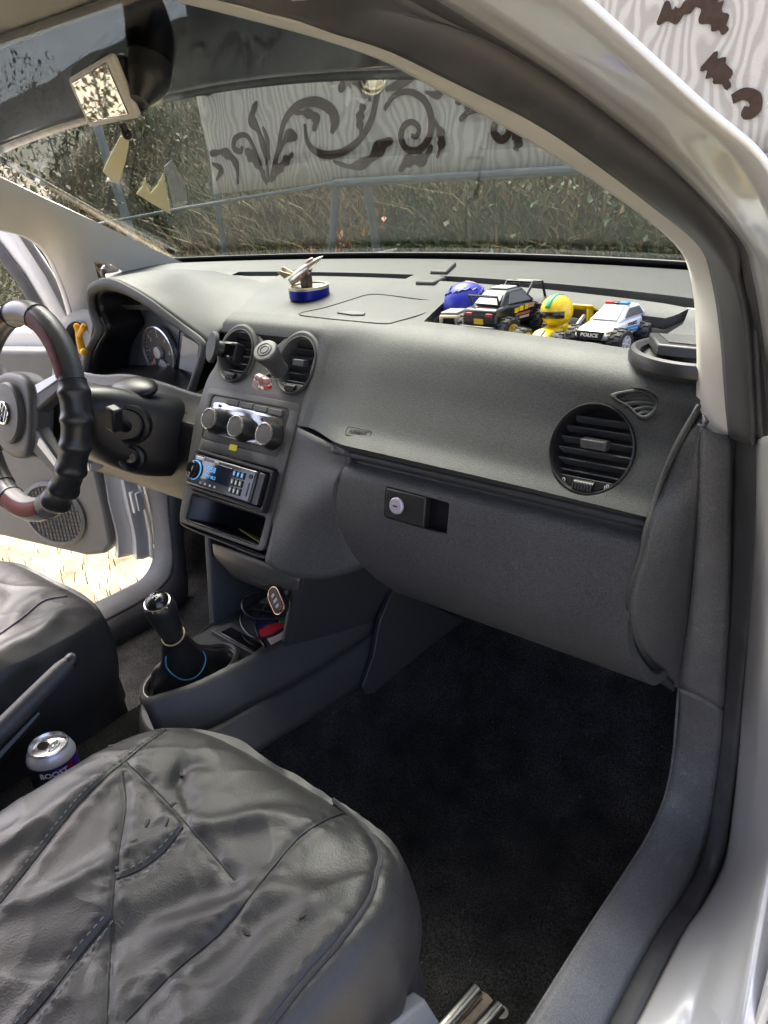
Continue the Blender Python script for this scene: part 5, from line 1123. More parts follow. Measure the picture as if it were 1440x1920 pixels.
seam('seam', [(-10, 1706), (60, 1618), (140, 1515), (200, 1455), (236, 1426), (270, 1398), (312, 1368)], .0011, SEAMD, .0); seam('stitching', [(-10, 1694), (60, 1604), (140, 1503), (200, 1445), (236, 1418), (272, 1390), (314, 1362)], .0006, dashes=True, lift=.0006)
seam('seam', [(236, 1428), (300, 1490), (370, 1568), (440, 1650)], .0010, SEAMD, -.0002)
seam('seam', [(230, 1450), (236, 1510), (224, 1590), (214, 1660), (208, 1760), (200, 1930)], .0010, SEAMD, -.0002)
seam('piping', [(218, 1648), (262, 1630), (306, 1596), (342, 1550)], .0012, None, .0002)
seam('stitching', [(222, 1655), (266, 1638), (310, 1604), (346, 1558)], .0006, dashes=True, lift=.0006); seam('stitching', [(216, 1640), (258, 1622), (300, 1590), (336, 1545)], .0006, dashes=True, lift=.0006)
seam('piping', [(40, 1925), (90, 1868), (150, 1790), (206, 1722)], .0012, None, .0002)
seam('stitching', [(52, 1930), (102, 1870), (160, 1794), (212, 1728)], .0006, dashes=True, lift=.0006); seam('stitching', [(28, 1920), (80, 1858), (140, 1782), (200, 1714)], .0006, dashes=True, lift=.0006)
seam('piping', [(236, 1915), (320, 1828), (400, 1760), (440, 1716), (500, 1640), (560, 1570), (610, 1538), (646, 1524)], .0012, None, .0002)
seam('piping', [(556, 1442), (600, 1478), (650, 1520), (690, 1560), (712, 1600), (706, 1640), (690, 1690), (640, 1760), (570, 1840), (500, 1930)], .0028, SEATC, .001)
for pts in ([(336, 1448), (344, 1456)], [(324, 1505), (328, 1510)], [(565, 1714), (570, 1720)], [(460, 1745), (464, 1750)], [(246, 1575), (254, 1582)], [(308, 1543), (318, 1540)], [(205, 1402), (214, 1396)], [(216, 1540), (220, 1550)], [(216, 1625), (220, 1632)], [(275, 1540), (278, 1546)]):
    p = onto(ct, *pts[0], .0008); q = onto(ct, *pts[1], .0008)
    if p and q:
        mb = MB(); mb.sphere(p.lerp(q, .5), .0034, 7, (random.uniform(1.2, 2.4), random.uniform(.5, .9), .22), Matrix.Rotation(random.uniform(0, 3), 3, 'Z')); mb.build('tear', SEAMD, ps)
# seat rails on the floor
for a, b in (((815, 1945), (893, 1856)), ((885, 1945), (936, 1888))):
    p, q = U(*a, 'z', .05), U(*b, 'z', .05); mb = MB(); mb.tube([p+(p-q)*2, p, q], .0105, 14); mb.build('rail', CHR, ps)
p, q = U(862, 1925, 'z', .04), U(915, 1868, 'z', .04); mb = MB(); mb.tube([p+(p-q)*2, q], .010, 4, flat=.4, up=(0, 0, 1)); mb.build('rail_plate', mat('worn_steel', (.20, .16, .12), .5, metal=.6, var=.4, vscale=60), ps)
p = U(940, 1905, 'z', .045); mb = MB(); mb.cyl(p-Vec((0, 0, .01)), p+Vec((0, 0, .008)), .009); mb.build('bolt', CHR, ps)
# skirt end piece (pale cloth) at the seat's outer foot
p = [U(a, b, 'x', .612) for a, b in ((730, 1930), (800, 1876), (840, 1940), (790, 1990))]
mb = MB(); mb.hexa(p, [v-Vec((.02, 0, 0)) for v in p]); mb.build('side_cover', mat('seat_grey', (.22, .22, .21), .7), ps, bevel=.004)
ds = thing('driver_seat', 'driver seat in glossy black leather cover beside the handbrake', 'car seat', (-.36, -.5, 0))
cu2 = cushion(ds, -.60, -.118, -.78, -.205, .405, .17, 17, [(-.3, -.25, -.2, -.4, .01, .02), (-.2, -.24, -.15, -.36, .012, .016), (-.45, -.25, -.3, -.36, .008, .015), (-.16, -.30, -.14, -.5, .012, .02)]); ct2 = bvh(cu2)
backrest(ds, -.36, -.86, 0); mb = MB(); mb.box((-.36, -.5, .12), (.42, .42, .14)); mb.build('base', BLACK, ds, bevel=.02)
P = [onto(ct2, a, b, .0006) for a, b in [(p.x, p.y) for p in cr([(-10, 1196, 0), (40, 1160, 0), (80, 1128, 0), (125, 1118, 0)], 8)]]; P = [p for p in P if p]
if len(P) > 3: mb = MB(); mb.tube(P, .0022, 6); mb.build('piping', mat('piping_mauve', (.10, .085, .11), .5), ds)
# ------------------------------------------------------------------ open driver door
H = Vec((-.79, .225, 0)); DX = Vec((-.906, -.423, 0)); DN = Vec((.423, -.906, 0))
door = thing('driver_door', 'open driver door with grey inner panel, speaker grille and silver frame', 'car door', (-.9, .2, .1))
def DP(px, py, off=0): return UPL(px, py, H+DN*off, DN)
MD = Matrix.Translation(H) @ Matrix((DX, Vec((0, 0, 1)), DX.cross(Vec((0, 0, 1))))).transposed().to_4x4(); MDi = MD.inverted()
sgn = 1 if (DX.cross(Vec((0, 0, 1)))).dot(DN) > 0 else -1
def d2(px, py): v = MDi @ DP(px, py, .07); return (v.x, v.y)
DPAN = mat('door_plastic', (.16, .158, .15), .55, bump=.15, bscale=800, bdist=.0006, var=.06)
po = [d2(211, 1022), d2(200, 960), d2(187, 903), (d2(187, 903)[0]+.0, .55), (.03, .70), (1.0, .72), (1.0, .18), d2(0, 1006), d2(163, 1044), d2(198, 1040)]
mb = MB(MD); mb.prism(po, sgn*.02, sgn*.07); dp_ = mb.build('door_panel', DPAN, door, bevel=.014, seg=3)
mb = MB(MD); mb.prism([(.01, .20), (.01, .74), (1.08, .76), (1.08, .185)], sgn*-.05, sgn*.018); mb.build('door_shell', SILVER, door, bevel=.012, seg=3)
sc = d2(103, 963); rsp = abs(d2(148, 990)[0]-sc[0])+.02
mb = MB(MD); Ms = Matrix.Translation((sc[0], sc[1], sgn*.0705)) @ Matrix.Diagonal((1, 1, sgn, 1)); mb.lathe([(rsp*1.12, 0), (rsp*1.12, .006), (rsp*1.0, .010), (rsp*.98, .004), (.0001, .002)], 36, Ms, caps=False); spk = mb.build('speaker_grille', DPAN, door)
for i in range(-7, 8):
    w_ = math.sqrt(max(0, 1-(i/7.6)**2))*rsp*.96
    if w_ > .005:
        mb = MB(MD); mb.box((sc[0], sc[1]+i*rsp/7.6, sgn*.0755), (2*w_, .0022, .002)); mb.build('grille_bar', DASH, spk)
        mb = MB(MD); mb.box((sc[0]+i*rsp/7.6, sc[1], sgn*.0758), (.0022, 2*w_, .002)); mb.build('grille_bar', DASH, spk)
# sloping window frame of the open door
def barp(name, pts, w_, m, off, th=.02):
    P = [DP(a, b, off) for a, b in pts]; mb = MB(); mb.tube(P, w_, 10, flat=.6, up=tuple(DN)); return mb.build(name, m, door)
barp('window_frame', [(-60, 330), (8, 432), (60, 500), (104, 575), (142, 660)], .040, SILVER, .03)
barp('window_seal', [(-40, 330), (44, 442), (92, 515), (134, 596), (165, 670)], .010, RUBBER, .05); barp('window_seal', [(-80, 370), (4, 476), (40, 522), (68, 570), (100, 660)], .016, RUBBER, .055)
mb = MB(MD); mb.prism([(.02, .70), (.38, 1.05), (.98, 1.10), (1.05, .72)], sgn*-.012, sgn*-.008); mb.build('window_glass', glass_mat('side_glass', (.75, .8, .77)), door)
# ------------------------------------------------------------------ rear of the cabin: unseen walls added to block light from behind
rows = [[(x, -1.62, z) for x in (-.72, -.3, .3, .72)] for z in (-.02, .6, 1.28)]
grid('rear_partition', rows, CREAM, car, thick=.02, sm=False)
mb = MB(); mb.box((-.74, -1.25, .60), (.03, .74, 1.28)); mb.build('side_panel', CREAM, car); mb = MB(); mb.box((.74, -1.25, .60), (.03, .50, 1.28)); mb.build('side_panel', CREAM, car)
# ------------------------------------------------------------------ rear view mirror, visor, papers on the glass
mir = thing('rear_view_mirror', 'rear-view mirror in a pale frame with black housing', 'mirror', (0, -.1, 1.25))
mc = [U(127, 147, 'x', -.15), U(205, 100, 'x', .02), U(257, 222, 'x', .02), U(168, 239, 'x', -.15)]
mn = (mc[1]-mc[0]).cross(mc[3]-mc[0]).normalized(); mn = mn if mn.dot(CAM-mc[0]) > 0 else -mn
cen = sum(mc, Vec())/4
mb = MB(); mb.hexa([p+mn*.002 for p in mc], [p-mn*.010 for p in mc]); mf = mb.build('frame', CREAM, mir, bevel=.008, seg=3)
mb = MB(); q = [cen+(p-cen)*.84 for p in mc]; mb.hexa([p+mn*.0032 for p in q], [p-mn*.002 for p in q]); mb.build('mirror_glass', mat('mirror_silver', (.60, .62, .60), .02, metal=1), mir, bevel=.004)
mb = MB(); q = [cen+(p-cen)*.86-mn*.034 for p in mc]; mb.hexa([p-mn*.0105 for p in mc], q); mb.build('housing', BLACK, mir, bevel=.010, seg=3)
mb = MB(); p = U(228, 232, 'x', -.03); q = U(238, 252, 'x', -.03); mb.tube([p, q], .005, 8); mb.sphere(q, .007, 10); mb.build('night_lever', BLACK, mir)
sp_ = [U(a, b, 'x', c) for a, b, c in ((255, -25, .03), (274, 30, .03), (282, 90, .03), (276, 150, .03), (262, 190, .03))]
mb = MB(); mb.tube(cr(sp_, 4), [interp([(0, .022), (.4, .030), (.75, .028), (1, .012)], i/16) for i in range(17)], 16); mb.build('stem_cover', BLACK, mir)
mb = MB(); mb.tube([U(262, 100, 'x', .02), cen-mn*.03], .012, 10); mb.build('arm', BLACK, mir)
vis = thing('sun_visor', 'pale fabric sun visor folded up against the roof lining', 'sun visor', (-.36, -.25, 1.2))
mb = MB(frame((-.36, -.27, 1.222), (0, .10, -1), (1, 0, 0))); mb.prism(rrect(-.21, -.085, .21, .085, .03), -.008, .008); mb.build('panel', LINER, vis, bevel=.006, seg=3)
mb = MB(frame((-.36, -.27, 1.222), (0, .10, -1), (1, 0, 0))); mb.prism(rrect(-.06, -.03, .06, .03, .008), .008, .0095); mb.build('visor_mirror_lid', CREAM, vis)
PAPER = mat('paper_yellow', (.66, .62, .38), .7)
def on_glass(name, pts, label, m=PAPER, th=.0012):
    P = [onto(wt, a, b, .0015) for a, b in pts]
    if not all(P): return
    mb = MB(); n = len(P); v = Vec((0, -.35, -.8)).normalized()*th; mb.add(P+[p+v for p in P], [tuple(range(n)), tuple(range(n, 2*n))[::-1]]+[(i, (i+1) % n, n+(i+1) % n, n+i) for i in range(n)])
    return tag(mb.build(name, m), label, 'sticker')
on_glass('torn_sticker', [(226, 254), (243, 253), (241, 275), (236, 300), (222, 344), (207, 334), (193, 319), (210, 285)], 'long torn pale-yellow sticker on the windscreen under the mirror')
on_glass('torn_sticker', [(256, 361), (268, 348), (272, 330), (276, 350), (282, 361), (296, 345), (305, 326), (312, 360), (320, 399), (288, 381)], 'triangular torn pale-yellow sticker on the windscreen with a notched top')
on_glass('clear_sticker', [(308, 310), (322, 298), (345, 335), (352, 378), (325, 388), (316, 345)], 'faint clear sticker on the windscreen beside the triangular torn one', glass_mat('clear_film', (.72, .73, .72), .8, .3, .10))
# ------------------------------------------------------------------ drink can
can = thing('drink_can', 'opened purple and dark drink can with silver lid in the cup holder', 'drink can', (.024, -.433, .165))
ALU = mat('aluminium', (.72, .72, .71), .25, metal=.85); CB = Vec((.024, -.433, .166))
MC = frame(CB, (0, 0, 1), (CAM-CB).cross(Vec((0, 0, 1)))*-1)     # local -y .. faces the camera side
c = MB(MC); c.lathe([(.0001, .004), (.024, .004), (.026, 0), (.033, .012), (.033, .148)], 48, caps=False); c.build('body', mat('can_slate', (.05, .052, .075), .3, metal=.5), can)
c = MB(MC); c.lathe([(.0331, .148), (.0331, .150), (.0315, .1555), (.0285, .161), (.0265, .1635)], 48, caps=False); c.build('shoulder', mat('can_pale', (.62, .63, .66), .35, metal=.4), can)
c = MB(MC); c.lathe([(.0265, .1625), (.0275, .1655), (.0262, .1675), (.0245, .1655), (.0235, .1605), (.0225, .1615), (.0001, .1620)], 48, caps=False); ld = c.build('lid', ALU, can)
c = MB(MC @ Matrix.Translation((-.006, .006, .1622))); c.prism(ell(0, 0, .0075, .0095, 24, .5), 0, .0006); c.build('mouth', BLACK, ld)
c = MB(MC @ Matrix.Translation((.006, -.003, .1632)) @ Matrix.Rotation(.8, 4, 'Z')); c.tube([(.008*math.cos(a)*1.3, .0055*math.sin(a), 0) for a in [2*math.pi*k/20 for k in range(20)]], .0012, 6, closed=True); c.sphere((0, 0, 0), .003, 8, (1, 1, .4)); c.build('pull_tab', ALU, ld)
def wrap(me, R):
    for v in me.vertices:
        x, y, z = v.co; a = x/R; v.co = (math.sin(a)*(R+z), -math.cos(a)*(R+z), y)
def wrapped(name, make, a0, z0, m):
    me = make; 
    for v in me.vertices: v.co = (v.co.x+a0*.0332, v.co.y+z0, v.co.z)
    wrap(me, .0332); me.transform(MC); o = obj(name, me, m, can); return o
def subrect(x0, x1, y0, y1, n=14, skew=0):
    mb = MB(); vs = []; fs = []
    for i in range(n+1):
        x = lerp(x0, x1, i/n); vs += [(x, y0, .0002), (x+skew, y1, .0002)]
    for i in range(n): fs.append((2*i, 2*i+2, 2*i+3, 2*i+1))
    mb.add(vs, fs); return mb.mesh()
PURP = mat('can_purple', (.10, .03, .38), .3, metal=.3); DRED = mat('can_red', (.28, .02, .06), .3, metal=.3)
wrapped('label_patch', subrect(-.013, .014, -.002, .016, skew=.006), .0, .129, PURP); wrapped('label_patch', subrect(.001, .009, -.004, .016, skew=.005), .35, .131, DRED); wrapped('label_patch', subrect(-.008, .010, -.02, .018, skew=.0), 1.05, .129, PURP)
fc_ = bpy.data.curves.new('t', 'FONT'); fc_.body = 'BOOST'; fc_.size = .0115; fc_.align_x = 'CENTER'; fc_.align_y = 'CENTER'; fc_.extrude = .0001; fc_.offset = .0003; fc_.resolution_u = 3
to = bpy.data.objects.new('t', fc_); COL.objects.link(to); me = bpy.data.meshes.new_from_object(to.evaluated_get(bpy.context.evaluated_depsgraph_get())); bpy.data.objects.remove(to); me.materials.clear()
for v in me.vertices: v.co.z += .0006
wrapped('can_text', me, -.12, .138, mat('white_ink', (.8, .8, .8), .5))
# ------------------------------------------------------------------ jet ornament
pt_ = bvh(pad)
ob = onto(pt_, 572, 560) or Vec((-.03, .21, .836)); ob = ob+Vec((0, .012, 0))
jet = thing('jet_ornament', 'small silver fighter-jet ornament on a round blue base', 'ornament', ob)
MJ = frame(ob+Vec((0, 0, -.001)), Vec((.03, -.05, 1)), (1, 0, 0))
BLUE = mat('anodised_blue', (.012, .018, .30), .28, metal=.6); CHAMP = mat('champagne_metal', (.50, .44, .32), .42, metal=.7)
c = MB(MJ); c.lathe([(.0001, .0015), (.034, .0015), (.0355, .003), (.0355, .018), (.0345, .0185)], 40, caps=False); c.build('base', BLUE, jet)
c = MB(MJ); c.lathe([(.0352, .018), (.0345, .0225), (.031, .0225), (.030, .0195), (.0001, .0190)], 40, caps=False); c.build('base_top', CHAMP, jet)
c = MB(MJ); c.hexa([(-.014, -.006, .043), (.006, -.006, .048), (.006, .006, .048), (-.014, .006, .043)], [(-.012, -.008, .019), (.004, -.008, .019), (.004, .008, .019), (-.012, .008, .019)]); c.build('pedestal', mat('pedestal_brown', (.05, .03, .03), .35), jet, bevel=.002)
jd = Vec((.86, .22, .46)).normalized(); jo = MJ @ Vec((-.004, 0, .050)); MJ2 = frame(jo, jd, (.0, -.3, 1)); JET = mat('jet_metal', (.60, .60, .52), .3, metal=.7); JP = mat('jet_pink', (.55, .36, .34), .35, metal=.5)
c = MB(MJ2); c.lathe([(.0001, -.040), (.005, -.038), (.0065, -.028), (.008, -.01), (.0075, .01), (.006, .024), (.003, .037), (.0001, .044)], 18, Matrix.Diagonal((.8, 1.15, 1, 1)), caps=False); c.build('fuselage', JET, jet)
for s in (-1, 1):
    c = MB(MJ2); c.hexa([(.0012, s*.006, .012), (.0012, s*.032, -.014), (.0012, s*.032, -.022), (.0012, s*.006, -.024)], [(-.0012, s*.006, .012), (-.0012, s*.032, -.014), (-.0012, s*.032, -.022), (-.0012, s*.006, -.024)]); c.build('wing', JET, jet)
    c = MB(MJ2); c.hexa([(.006, s*.004, -.026), (.022, s*.008, -.038), (.022, s*.008, -.044), (.006, s*.004, -.042)], [(.006, s*.0055, -.026), (.022, s*.0095, -.038), (.022, s*.0095, -.044), (.006, s*.0055, -.042)]); c.build('tail_fin', CHAMP, jet)
    c = MB(MJ2); c.tube([(-.007, s*.006, -.036), (-.007, s*.006, .006)], .0042, 10); c.build('engine', JP, jet)
    c = MB(MJ2); c.tube([(-.004, s*.022, -.026), (-.004, s*.022, -.002)], .0018, 8); c.build('missile', CHAMP, jet)
c = MB(MJ2); c.sphere((.006, 0, .016), .0055, 12, (.7, .8, 1.8)); c.build('canopy', JP, jet)
# ------------------------------------------------------------------ toys in the tray
ZT = .805
def FR(p, fwd): f = Vec((fwd[0], fwd[1], 0)).normalized(); return frame(p, (0, 0, 1), (f.y, -f.x, 0))   # x right, y forward, z up
YEL = mat('toy_yellow', (.78, .55, .01), .32, coat=.3); GRN = mat('toy_green', (.04, .38, .20), .4); TYRE = mat('toy_tyre', (.03, .03, .032), .65, bump=.3, bscale=200); WHT = mat('toy_white', (.74, .75, .74), .3, coat=.3)
TB_ = mat('toy_black', (.016, .017, .019), .22, coat=.4); DGL = mat('toy_window', (.16, .165, .17), .3); RED = mat('toy_red', (.55, .03, .03), .35); SKY = mat('toy_blue', (.03, .22, .55), .35)
def wheel(par, M, p, r, w_, rim_m, lugs=12, spokes=5):
    wo_ = MB(M); A = Matrix.Translation(p) @ Matrix.Rotation(math.pi/2, 4, 'Y')
    wo_.lathe([(r*.55, -w_/2), (r*.9, -w_/2), (r, -w_*.36), (r, w_*.36), (r*.9, w_/2), (r*.55, w_/2)], 26, A, caps=False); t = wo_.build('wheel', TYRE, par)
    lg = MB(M)
    for k in range(lugs):
        a = 2*math.pi*k/lugs
        for s in (-1, 1): lg.box(Vec(p)+Vec((s*w_*.22, math.cos(a+s*.12)*r*1.0, math.sin(a+s*.12)*r*1.0)), (w_*.42, r*.16, r*.14), Matrix.Rotation(a+s*.12, 3, 'X'))
    lg.build('tread', TYRE, t)
    for s in (-1, 1):
        rm = MB(M); A2 = Matrix.Translation(Vec(p)+Vec((s*w_*.40, 0, 0))) @ Matrix.Rotation(s*math.pi/2, 4, 'Y')
        rm.lathe([(r*.60, -.002), (r*.60, .0022), (r*.50, .0022), (r*.48, -.003), (.0001, -.003)], 24, A2, caps=False)
        for k in range(spokes):
            a = 2*math.pi*k/spokes; rm.box(Vec(p)+Vec((s*w_*.43, math.cos(a)*r*.28, math.sin(a)*r*.28)), (.0025, r*.5, r*.13), Matrix.Rotation(a, 3, 'X'))
        rm.build('rim', rim_m, t)
def sidep(mb, prof, w0, w1=None):
    """prism of a (y,z) side profile across x, narrowed to w1 at its top"""
    zs = [z for y, z in prof]; z0, z1 = min(zs), max(zs); n = len(prof); w1 = w0 if w1 is None else w1
    wd = [lerp(w0, w1, (z-z0)/(z1-z0+1e-9)) for y, z in prof]
    vs = [(-w_, y, z) for w_, (y, z) in zip(wd, prof)]+[(w_, y, z) for w_, (y, z) in zip(wd, prof)]
    mb.add(vs, [tuple(range(n)), tuple(range(n, 2*n))[::-1]]+[(i, (i+1) % n, n+(i+1) % n, n+i) for i in range(n)]); return mb
def quadp(name, M, pts, m, par, th=.0006):
    P = [Vec(p) for p in pts]; nn = (P[1]-P[0]).cross(P[2]-P[0]).normalized()*th; mb = MB(M); n = len(P); mb.add([p-nn for p in P]+[p+nn for p in P], [tuple(range(n))[::-1], tuple(range(n, 2*n))]+[(i, (i+1) % n, n+(i+1) % n, n+i) for i in range(n)]); return mb.build(name, m, par)
# black truck, rear towards the seats
MTp = Vec((.388, .188, ZT)); MT = FR(MTp, (.10, 1)); trk = thing('toy_truck', 'black toy monster truck with colourful side decals and yellow wheels', 'toy truck', MTp)
c = MB(MT); sidep(c, [(-.058, .026), (-.060, .040), (-.056, .050), (-.030, .053), (.030, .050), (.058, .042), (.060, .030), (.045, .024), (-.045, .024)], .030, .028); c.build('body', TB_, trk, bevel=.004, seg=3)
c = MB(MT); sidep(c, [(-.044, .050), (-.022, .070), (.012, .071), (.036, .050)], .027, .019); c.build('cabin', TB_, trk, bevel=.004, seg=3)
quadp('side_window', MT, [(.0262, -.028, .054), (.0262, .022, .053), (.0212, .008, .067), (.0212, -.018, .067)], DGL, trk)
quadp('rear_window', MT, [(-.020, -.0425, .054), (.020, -.0425, .054), (.016, -.026, .0665), (-.016, -.026, .0665)], DGL, trk, .001)
quadp('roof_decal', MT, [(-.014, -.016, .0716), (.014, -.016, .0716), (.014, .008, .0722), (-.014, .008, .0722)], mat('decal_grey', (.45, .45, .46), .4), trk)
for x in (-.017, .017):
    c = MB(MT); c.box((x, -.0588, .043), (.011, .003, .0045)); c.build('tail_lamp', mat('lamp_dull', (.34, .05, .05), .3), trk, bevel=.001)
c = MB(MT); c.box((0, -.060, .034), (.015, .002, .007)); c.build('number_plate', mat('plate_yellow', (.70, .45, .02), .4), trk)
c = MB(MT); c.box((0, -.062, .024), (.060, .010, .010)); c.build('bumper', TB_, trk, bevel=.002)
c = MB(MT); c.tube([(-.022, -.044, .056), (-.024, -.050, .066), (.024, -.050, .066), (.022, -.044, .056)], .0018, 8); c.build('spoiler', TB_, trk)
c = MB(MT)
for x in (-.022, .022): c.tube([(x, .02, .060), (x, .034, .074), (x, .056, .072), (x, .064, .050)], .002, 8)
c.tube([(-.022, .034, .074), (.022, .034, .074)], .002, 8); c.tube([(-.022, .056, .072), (.022, .056, .072)], .002, 8); c.build('roll_bar', TB_, trk)
for i, (a, b, z0, z1, m) in enumerate(((-.020, -.012, .041, .047, YEL), (-.009, -.001, .042, .048, YEL), (.003, .010, .0425, .049, YEL), (.012, .024, .0435, .049, mat('decal_orange', (.50, .26, .16), .4)), (-.018, .014, .0365, .0395, mat('decal_red', (.40, .10, .08), .4)), (-.024, -.014, .031, .035, SKY), (-.010, .012, .032, .0350, mat('decal_pink', (.60, .42, .40), .4)))):
    quadp('side_decal', MT, [(.0304, a, z0), (.0304, b, z0), (.0300, b+.002, z1), (.0300, a+.002, z1)], m, trk)
for x in (-.034, .034):
    for y in (-.040, .040):
        wheel(trk, MT, (x, y, .019), .0195, .018, mat('rim_yellow', (.62, .48, .10), .35), 12, 5)
        c = MB(MT); c.tube([(x*.5, y, .026), (x*.85, y, .019)], .003, 8); c.build('axle', TB_, trk)
# yellow kart with helmeted driver
KP = Vec((.487, .150, ZT+.004)); MKt = FR(KP, (-.12, -1)) @ Matrix.Diagonal((.88, .88, .86, 1)); krt = thing('toy_kart', 'yellow toy race kart with helmeted driver and green stripe', 'toy kart', KP)
c = MB(MKt); sidep(c, [(-.052, .010), (-.052, .024), (-.01, .026), (.010, .032), (.036, .030), (.056, .016), (.060, .008), (.0, .006)], .019, .013); c.build('body', YEL, krt, bevel=.004, seg=3)
quadp('stripe', MKt, [(-.005, .0345, .0318), (.005, .0345, .0318), (.005, .0550, .0180), (-.005, .0550, .0180)], GRN, krt, .0012)
c = MB(MKt); c.box((0, .056, .008), (.056, .014, .004)); c.build('front_wing', YEL, krt, bevel=.001)
c = MB(MKt); c.sphere((0, -.004, .030), .016, 18, (1.05, .8, .9)); c.build('driver_torso', YEL, krt)
c = MB(MKt); c.sphere((0, .0, .054), .0235, 24, (1, 1.05, 1)); hl = c.build('helmet', YEL, krt)
c = MB(MKt); vs = []; fs = []
for i in range(17):
    a = math.radians(lerp(-62, 62, i/16))
    for z in (.0465, .0565): rr = .0243*math.sqrt(max(0, 1-((z-.054)/.0245)**2)); vs.append((rr*math.sin(a), rr*1.05*math.cos(a), z))
for i in range(16): fs.append((2*i, 2*i+2, 2*i+3, 2*i+1))
c.add(vs, fs); o = c.build('visor', TB_, hl); s = o.modifiers.new('t', 'SOLIDIFY'); s.thickness = .001; s.offset = 1
c = MB(MKt); vs = []; fs = []
for i in range(13):
    a = math.radians(lerp(18, 130, i/12))
    for x in (-.0042, .0042): vs.append((x, .0249*math.cos(a), .054+.0240*math.sin(a)))
for i in range(12): fs.append((2*i, 2*i+2, 2*i+3, 2*i+1))
c.add(vs, fs); o = c.build('helmet_stripe', GRN, hl); s = o.modifiers.new('t', 'SOLIDIFY'); s.thickness = .0006
c = MB(MKt); c.box((0, -.050, .052), (.066, .018, .003), Matrix.Rotation(.5, 3, 'X'))
for x in (-.024, .024): c.box((x, -.050, .038), (.003, .016, .028))
c.build('rear_wing', YEL, krt, bevel=.001)
for x in (-.012, .012):
    c = MB(MKt); c.cyl((x*1.3, -.03, .026), (x*1.5, -.046, .040), .0045); c.build('exhaust', mat('gun_metal', (.25, .24, .23), .35, metal=.7), krt)
for x in (-.034, .034):
    for y in (-.036, .036): wheel(krt, MKt, (x, y, .016), .016, .018, mat('rim_grey', (.4, .4, .4), .4), 10, 5)
# white police car
PP = Vec((.563, .150, ZT+.009)); MP = FR(PP, (-.10, -1)) @ Matrix.Diagonal((.80, .84, .72, 1)); pol = thing('toy_police_car', 'white toy police car with blue stripes and chunky black wheels', 'toy car', PP)
c = MB(MP); sidep(c, [(-.058, .034), (-.060, .048), (-.045, .052), (.02, .050), (.050, .043), (.060, .033), (.054, .024), (-.050, .026)], .031, .027); c.build('body', WHT, pol, bevel=.004, seg=3)
c = MB(MP); sidep(c, [(-.056, .050), (-.040, .070), (-.008, .072), (.028, .0485)], .0275, .0195); c.build('cabin', WHT, pol, bevel=.003, seg=3)
quadp('windscreen', MP, [(-.021, .0245, .0523), (.021, .0245, .0523), (.0165, -.0035, .0705), (-.0165, -.0035, .0705)], DGL, pol, .0009)
for s in (-1, 1): quadp('side_window', MP, [(s*.0266, -.042, .0535), (s*.0266, .010, .0535), (s*.0218, -.006, .0665), (s*.0218, -.036, .0665)], TB_, pol)
gp = quadp('grille', MP, [(-.024, .0600, .0405), (.024, .0600, .0405), (.019, .0630, .0280), (-.019, .0630, .0280)], TB_, pol, .0012)
Mf = MP @ frame((0, .0632, .0345), (0, 1, .2), (-1, 0, 0)); text('lettering', 'POLICE', .0078, Mf, PRINT, pol, .0003, bold=.0002, sx=1.15)
Msd = MP @ frame((-.0300, -.006, .0430), (-1, 0, 0.08), (0, -1, 0)); text('lettering', 'POLICE', .0075, Msd, TB_, pol, .0004, bold=.0001)
for a, b, z0, z1 in ((-.040, .022, .0345, .0365), (-.030, .030, .0305, .0325), (-.054, -.038, .0415, .0455)):
    quadp('blue_stripe', MP, [(-.0312, a, z0), (-.0312, b, z0+.003), (-.0308, b+.004, z1+.004), (-.0308, a, z1)], SKY, pol, .0005)
for x, m in ((-.012, SKY), (.012, RED)):
    c = MB(MP); c.box((x, -.012, .0738), (.016, .008, .005)); c.build('beacon', m, pol, bevel=.0015)
c = MB(MP); c.box((0, -.012, .0732), (.010, .008, .004)); c.build('beacon_bar', TB_, pol, bevel=.001)
for s in (-1, 1): quadp('head_lamp', MP, [(s*.0245, .0588, .0405), (s*.0305, .050, .0415), (s*.0300, .050, .0380), (s*.0245, .0586, .0370)], mat('lamp_olive', (.35, .34, .18), .2), pol)
c = MB(MP); c.box((0, 0, .022), (.036, .090, .012)); c.build('chassis', TB_, pol, bevel=.002); c = MB(MP); c.box((0, .056, .0195), (.040, .012, .006)); c.build('bumper', TB_, pol, bevel=.002)
for x in (-.036, .036):
    for y in (-.042, .038): wheel(pol, MP, (x, y, .021), .0215, .022, WHT, 14, 5)
# blue ball and small cream toy
bp_ = Vec((.299, .222, .8425)); ball = thing('toy_ball', 'blue toy ball with raised panels and tan patches', 'toy ball', (bp_.x, bp_.y, bp_.z-.034))
c = MB(); c.sphere(bp_, .034, 32); c.build('ball', mat('ball_blue', (.02, .035, .42), .35), ball)
for i in range(6):
    a = random.uniform(0, 6.28); M_ = Matrix.Translation(bp_) @ Matrix.Rotation(i*1.05, 4, 'Z') @ Matrix.Rotation(.9+.25*(i % 2), 4, 'X')
    c = MB(M_); c.tube([(.0345*math.sin(t)*.8, .0345*math.sin(t)*.6*(1 if k % 2 else .7), .0345*math.cos(t)) for k, t in enumerate([lerp(.15, 1.1, q/6) for q in range(7)])], .0016, 6); c.build('panel_rib', mat('ball_blue_dark', (.012, .018, .25), .4), ball)
for v in ((-.75, .25, .55), (-.35, .6, .72), (.1, .3, .95), (-.9, -.1, .35)):
    n_ = Vec(v).normalized(); c = MB(frame(bp_+n_*.0322, n_)); c.sphere((0, 0, 0), .010, 14, (1.1, .8, .25)); c.build('tan_patch', mat('ball_tan', (.55, .36, .20), .5), ball)
wp = Vec((.312, .150, ZT)); wgn = thing('toy_wagon', 'small cream toy wagon with black window beside the truck', 'toy wagon', (wp.x, wp.y, ZT))
